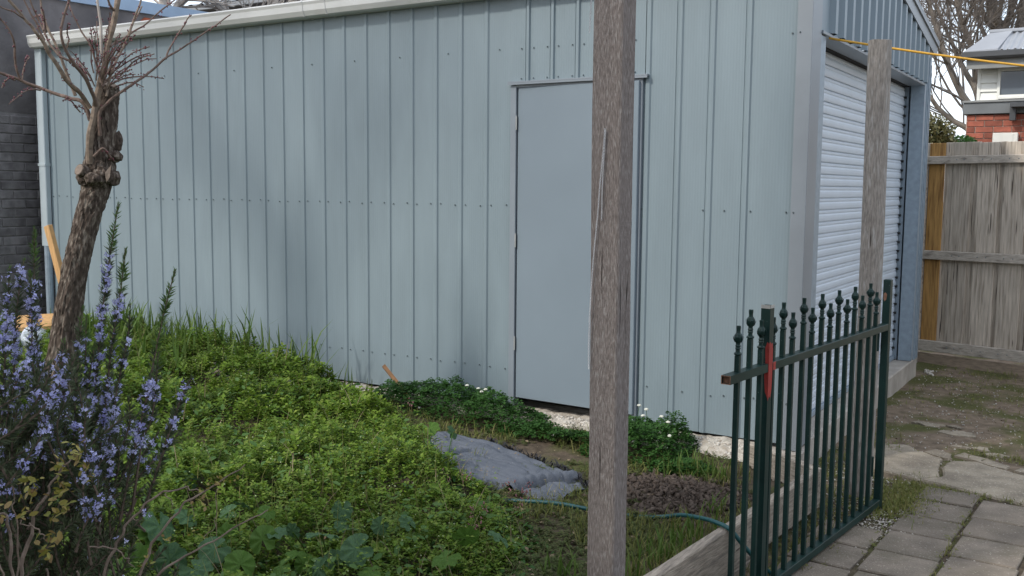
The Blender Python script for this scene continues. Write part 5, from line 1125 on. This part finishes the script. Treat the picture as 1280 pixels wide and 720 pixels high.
main = [([(105, 640), (112, 560), (122, 450), (133, 350), (148, 255)], 2.95, 120, (.35, .84), .85), ([(115, 620), (128, 540), (140, 430), (150, 370), (157, 310)], 2.9, 100, (.25, .80), .82),
        ([(165, 640), (176, 560), (188, 475), (203, 400), (219, 337)], 2.8, 12, (.3, .7), .66), ([(60, 620), (52, 520), (46, 430), (43, 350), (43, 285)], 3.0, 120, (.35, .86), .87), ([(20, 640), (18, 540), (18, 440), (22, 380), (30, 325)], 3.0, 90, (.45, .97), .98),
        ([(30, 600), (38, 500), (40, 420), (38, 340)], 2.95, 90, (.5, .95), .97), ([(0, 600), (4, 500), (8, 420), (12, 335)], 2.9, 90, (.5, .95), .97), ([(90, 640), (92, 560), (96, 480), (100, 420), (104, 385)], 2.85, 36, (.2, .9), .9),
        ([(80, 640), (82, 560), (80, 500), (78, 450), (80, 425)], 2.8, 50, (.4, .95), .97), ([(120, 640), (128, 600), (140, 530), (147, 480)], 2.7, 60, (.4, .97), .99), ([(150, 650), (160, 600), (172, 545), (185, 490), (190, 470)], 2.65, 80, (.45, .97), .99),
        ([(175, 650), (196, 590), (215, 530), (232, 485), (240, 472)], 2.6, 40, (.5, .97), .99), ([(100, 660), (112, 610), (128, 575), (150, 550)], 2.6, 44, (.5, .95), .97), ([(60, 650), (62, 590), (66, 520), (70, 470)], 2.75, 80, (.4, .98), .99),
        ([(-15, 640), (-12, 540), (-8, 460), (-3, 400)], 2.85, 70, (.4, .98), .98), ([(130, 620), (136, 560), (150, 470), (160, 420), (163, 380)], 2.95, 50, (.3, .9), .92), ([(85, 600), (98, 540), (112, 470), (118, 430)], 2.9, 50, (.3, .9), .93), ([(140, 620), (170, 560), (190, 520), (198, 440)], 2.75, 40, (.3, .8), .9),
        ([(95, 690), (105, 660), (115, 640), (130, 622)], 2.5, 24, (.5, .95), .97), ([(105, 640), (106, 520), (107, 450), (108, 395)], 2.92, 24, (.3, .9), .55)]
for pts, D, nf, bl_, tp_ in main: sprig(pts, D, .62 if nf == 12 else .95, bl_, int(nf*.85), tp_, start=.32 if nf == 12 else .05)
for i in range(150):
    bx = random.uniform(-40, 150); ty = random.uniform(440, 690)+max(0, bx-80)*.9; tx = bx+random.uniform(-50, 95); bend = random.uniform(-30, 30)
    sprig([(bx-(tx-bx)*.8, ty+random.uniform(110, 170)), (bx+bend, ty+80), ((bx+tx)/2+bend, ty+36), (tx, ty)], random.uniform(2.5, 3.2), .8, (.5, .98), random.choice([0, 0, 8, 14, 24, 36]) if ty < 590 else random.choice([0, 0, 0, 0, 8]), .99)
# woody base
mbw = MB()
for i in range(14):
    tp2 = at(random.uniform(-20, 180), random.uniform(600, 680), random.uniform(2.7, 3.1)); P = [rb+np.array([random.uniform(-.08, .08), random.uniform(-.08, .08), -.05]), (rb+tp2)/2+RNG.normal(0, .03, 3), tp2]; add_tube(mbw, smooth_path(P, 5), np.linspace(.012, .005, 11), 6)
mbw.build('woody_stems', MT['rstem'], ros)

# ------------------------------------------------------------------ mallow plants with large pleated leaves
def mallow_leaf_mesh(seed, R_=1.0):
    r = np.random.default_rng(seed); n = 42; V = [(0, 0, 0)]; lob = 7
    for ring, k in ((1, .38), (2, .72), (3, 1.0)):
        for i in range(n):
            a = .30+(2*PI-.60)*i/(n-1); ph = (a-.30)/(2*PI-.6)*lob
            rad = k*(1 if ring < 3 else (.86+.16*abs(math.sin(PI*ph))**.7+.02*math.sin(i*2.6)))
            if ring == 3: rad *= 1-.22*math.exp(-((a-PI)/.1)**2)*0
            z = .16*k*k*math.cos(a)*.5 + .10*k*math.cos(2*PI*ph) + .10*k*k*r.normal(0, .4)*0 - .10*k*k + .05*k*math.sin(2*a+seed)
            V.append((rad*math.cos(a), rad*math.sin(a), z))
    Fc = [(0, i+1, i+2) for i in range(n-1)]
    for q in range(2): Fc += [(1+q*n+i, 1+(q+1)*n+i, 1+(q+1)*n+i+1, 1+q*n+i+1) for i in range(n-1)]
    me = bpy.data.meshes.new('leaf'); me.from_pydata(V, [], Fc); me.polygons.foreach_set('use_smooth', [True]*len(Fc)); me.materials.append(None); return me
LM = [mallow_leaf_mesh(s) for s in range(4)]
def mallow(label, base, leaves):
    base = np.array(base, float); t = thing('mallow_plant', label, 'plant', base, 'mallow plants in the bed')
    for (px, py, sz, zz, tilt, m) in leaves:
        c = on(px, py, 2, zz); Dd = np.linalg.norm(c-CAM); r = sz/1231*Dd*.43
        o = link('leaf', LM[random.randrange(4)], None, t, c-base); o.material_slots[0].link = 'OBJECT'; o.material_slots[0].material = MT[m]
        tc_ = Vector(CAM-c).normalized(); up = Vector((0, 0, 1)).lerp(tc_, tilt); up += Vector(RNG.normal(0, .38, 3)); o.rotation_mode = 'QUATERNION'
        o.rotation_quaternion = up.to_track_quat('Z', 'Y') @ Matrix.Rotation(random.uniform(0, 2*PI), 3, 'Z').to_quaternion(); o.scale = (r, r, r)
        g0 = c+(base-c)*.55; g0[2] = canopy(g0[0], g0[1])-.12
        v, f = tube_g(smooth_path([g0, (g0+c)/2+np.array([0, 0, .03]), c-np.array([0, 0, .004])], 4), .0026, 5)
        me = bpy.data.meshes.new('leaf_stalk'); me.from_pydata((np.array(v)-base).tolist(), [], f); link('leaf_stalk', me, MT['mallowy'], t)
ZM = .16
mallow('large leaved mallow plant with blue green pleated leaves at the bottom edge', at(420, 705, 3.75)*[1, 1, 0]+[0, 0, -.05],
    [(402, 668, 48, ZM+.02, .55, 'mallow'), (445, 686, 50, ZM, .6, 'mallow'), (428, 637, 30, ZM+.03, .75, 'mallow'), (366, 664, 24, ZM+.03, .5, 'mallow'), (346, 664, 34, ZM+.02, .5, 'mallow'), (334, 640, 26, ZM+.05, .5, 'mallowy'), (328, 674, 42, ZM, .5, 'mallowy'),
     (398, 712, 36, ZM-.02, .5, 'mallow'), (372, 694, 34, ZM-.03, .4, 'mallowy'), (427, 656, 22, ZM-.02, .5, 'mallow'), (380, 705, 30, ZM-.05, .4, 'mallowy'), (462, 714, 36, ZM-.05, .4, 'mallowy'), (475, 657, 26, ZM-.02, .5, 'mallow'), (352, 708, 40, ZM-.04, .4, 'mallowy'), (418, 700, 30, ZM-.06, .4, 'mallow')])
mallow('spreading mallow plant with dull green leaves behind the dry canes', at(225, 680, 3.7)*[1, 1, 0]+[0, 0, -.05],
    [(200, 657, 50, ZM, .5, 'mallow'), (188, 668, 40, ZM-.03, .4, 'mallowy'), (233, 646, 36, ZM, .55, 'mallow'), (268, 686, 44, ZM, .45, 'mallow'), (284, 668, 30, ZM-.02, .5, 'mallowy'), (303, 630, 26, ZM+.03, .5, 'mallow'), (235, 598, 34, ZM, .45, 'mallow'), (230, 566, 38, ZM, .4, 'mallow'), (127, 502, 32, ZM, .5, 'mallow'),
     (112, 682, 44, ZM, .4, 'mallowy'), (133, 706, 46, ZM, .4, 'mallowy'), (172, 700, 44, ZM-.02, .4, 'mallowy'), (212, 700, 46, ZM-.02, .4, 'mallow'), (244, 712, 46, ZM-.04, .4, 'mallow'), (300, 705, 44, ZM-.04, .4, 'mallowy'), (285, 640, 28, ZM-.03, .4, 'mallow')])
mallow('scattered young mallow with small bright leaves amid the weeds right of centre', at(540, 690, 3.9)*[1, 1, 0]+[0, 0, -.05],
    [(510, 653, 28, ZM, .5, 'mallow'), (557, 697, 44, ZM-.03, .4, 'mallowy'), (582, 672, 40, ZM-.02, .4, 'mallowy'), (624, 672, 36, ZM-.03, .4, 'mallow'), (537, 535, 30, ZM-.02, .4, 'mallowy'), (500, 562, 30, ZM, .4, 'mallow'), (537, 555, 22, ZM, .4, 'mallow'), (566, 540, 22, ZM-.02, .5, 'mallow'), (330, 500, 24, ZM, .4, 'mallow'), ])

# ------------------------------------------------------------------ dry canes in the foreground
def canes(name, label, cat, paths, leaves, D0, mleaf):
    b = at(paths[0][0][0][0], 760, D0); b[2] = -.05; t = thing(name, label, cat, b)
    for pts, r0, r1, D in paths:
        P = pxpath(pts, D, 6); P += np.array([[.010*float(VN(i*.45, r0*1e4)), .010*float(VN2(i*.45, r0*1e4)), .009*float(VN(i*.5, r1*1e4))] for i in range(len(P))])
        v, f = tube_g(P, np.linspace(r0, r1, len(P))*.72*(1+.25*np.array([float(VN2(i*.9, r1*1e4)) for i in range(len(P))])), 7); obj('cane', v, f, MT['cane'], t)
    for (px, py, sx, sy, n, D, sc) in leaves:
        p = np.array([at(px+RNG.normal(0, sx), py+RNG.normal(0, sy), D+RNG.normal(0, .02)) for _ in range(n)])
        v, f = scatter_g(*LEAF, p, rots(n, tilt=(.2, 1.5)), sc*(.7+.6*RNG.random(n))); big('leaf_cluster', v, f, MT[mleaf], t, kind='stuff')
canes('yellow_leaved_shrub', 'dry stemmed shrub with yellowing leaves in the bottom left corner', 'shrub',
    [([(26, 740), (32, 690), (42, 650), (54, 625), (68, 600), (84, 580), (98, 565)], .0062, .002, 2.3), ([(17, 740), (14, 690), (10, 650), (8, 643), (-8, 641)], .005, .003, 2.28), ([(20, 740), (22, 690), (20, 650), (16, 625), (15, 610)], .003, .0015, 2.35),
     ([(40, 655), (50, 665), (58, 672)], .0025, .0015, 2.3), ([(24, 652), (34, 655), (40, 660)], .002, .0015, 2.3), ([(5, 742), (2, 715), (-6, 700)], .003, .002, 2.25)],
    [(95, 568, 7, 7, 26, 2.3, .017), (78, 590, 6, 9, 24, 2.3, .018), (75, 620, 7, 10, 26, 2.3, .018), (38, 610, 8, 12, 24, 2.3, .018), (62, 685, 8, 8, 14, 2.3, .022), (70, 668, 5, 5, 8, 2.3, .02), (3, 640, 5, 5, 8, 2.28, .018), (30, 640, 5, 6, 8, 2.3, .018), (68, 645, 5, 8, 10, 2.3, .018), (105, 585, 4, 10, 10, 2.3, .016)], 2.3, 'yleaf')
canes('arching_canes', 'bare arching brown canes reaching right across the bottom left weeds', 'shrub',
    [([(124, 745), (136, 705), (150, 672), (165, 648), (190, 622), (212, 612), (235, 610), (248, 614)], .0052, .0022, 2.45), ([(166, 745), (182, 700), (205, 660), (232, 630), (258, 612), (280, 598), (305, 582)], .0055, .0018, 2.4), ([(178, 740), (205, 712), (240, 690), (280, 668), (310, 650), (335, 638)], .0045, .0018, 2.35),
     ([(112, 686), (130, 684), (146, 688), (160, 700), (168, 710)], .0028, .0018, 2.42), ([(205, 615), (212, 622), (214, 640)], .002, .001, 2.45), ([(270, 608), (272, 640), (268, 655), (255, 672)], .0016, .001, 2.4), ([(165, 645), (172, 648)], .002, .001, 2.45), ([(100, 745), (96, 715)], .003, .003, 2.4), ([(60, 745), (58, 712)], .003, .003, 2.4)],
    [(282, 600, 7, 4, 16, 2.4, .012), (266, 606, 5, 4, 10, 2.4, .012), (250, 618, 5, 7, 12, 2.42, .013), (254, 630, 5, 4, 8, 2.42, .012), (206, 675, 4, 4, 6, 2.4, .012), (184, 700, 6, 5, 10, 2.4, .012), (245, 666, 5, 5, 8, 2.38, .012)], 2.4, 'yleaf')
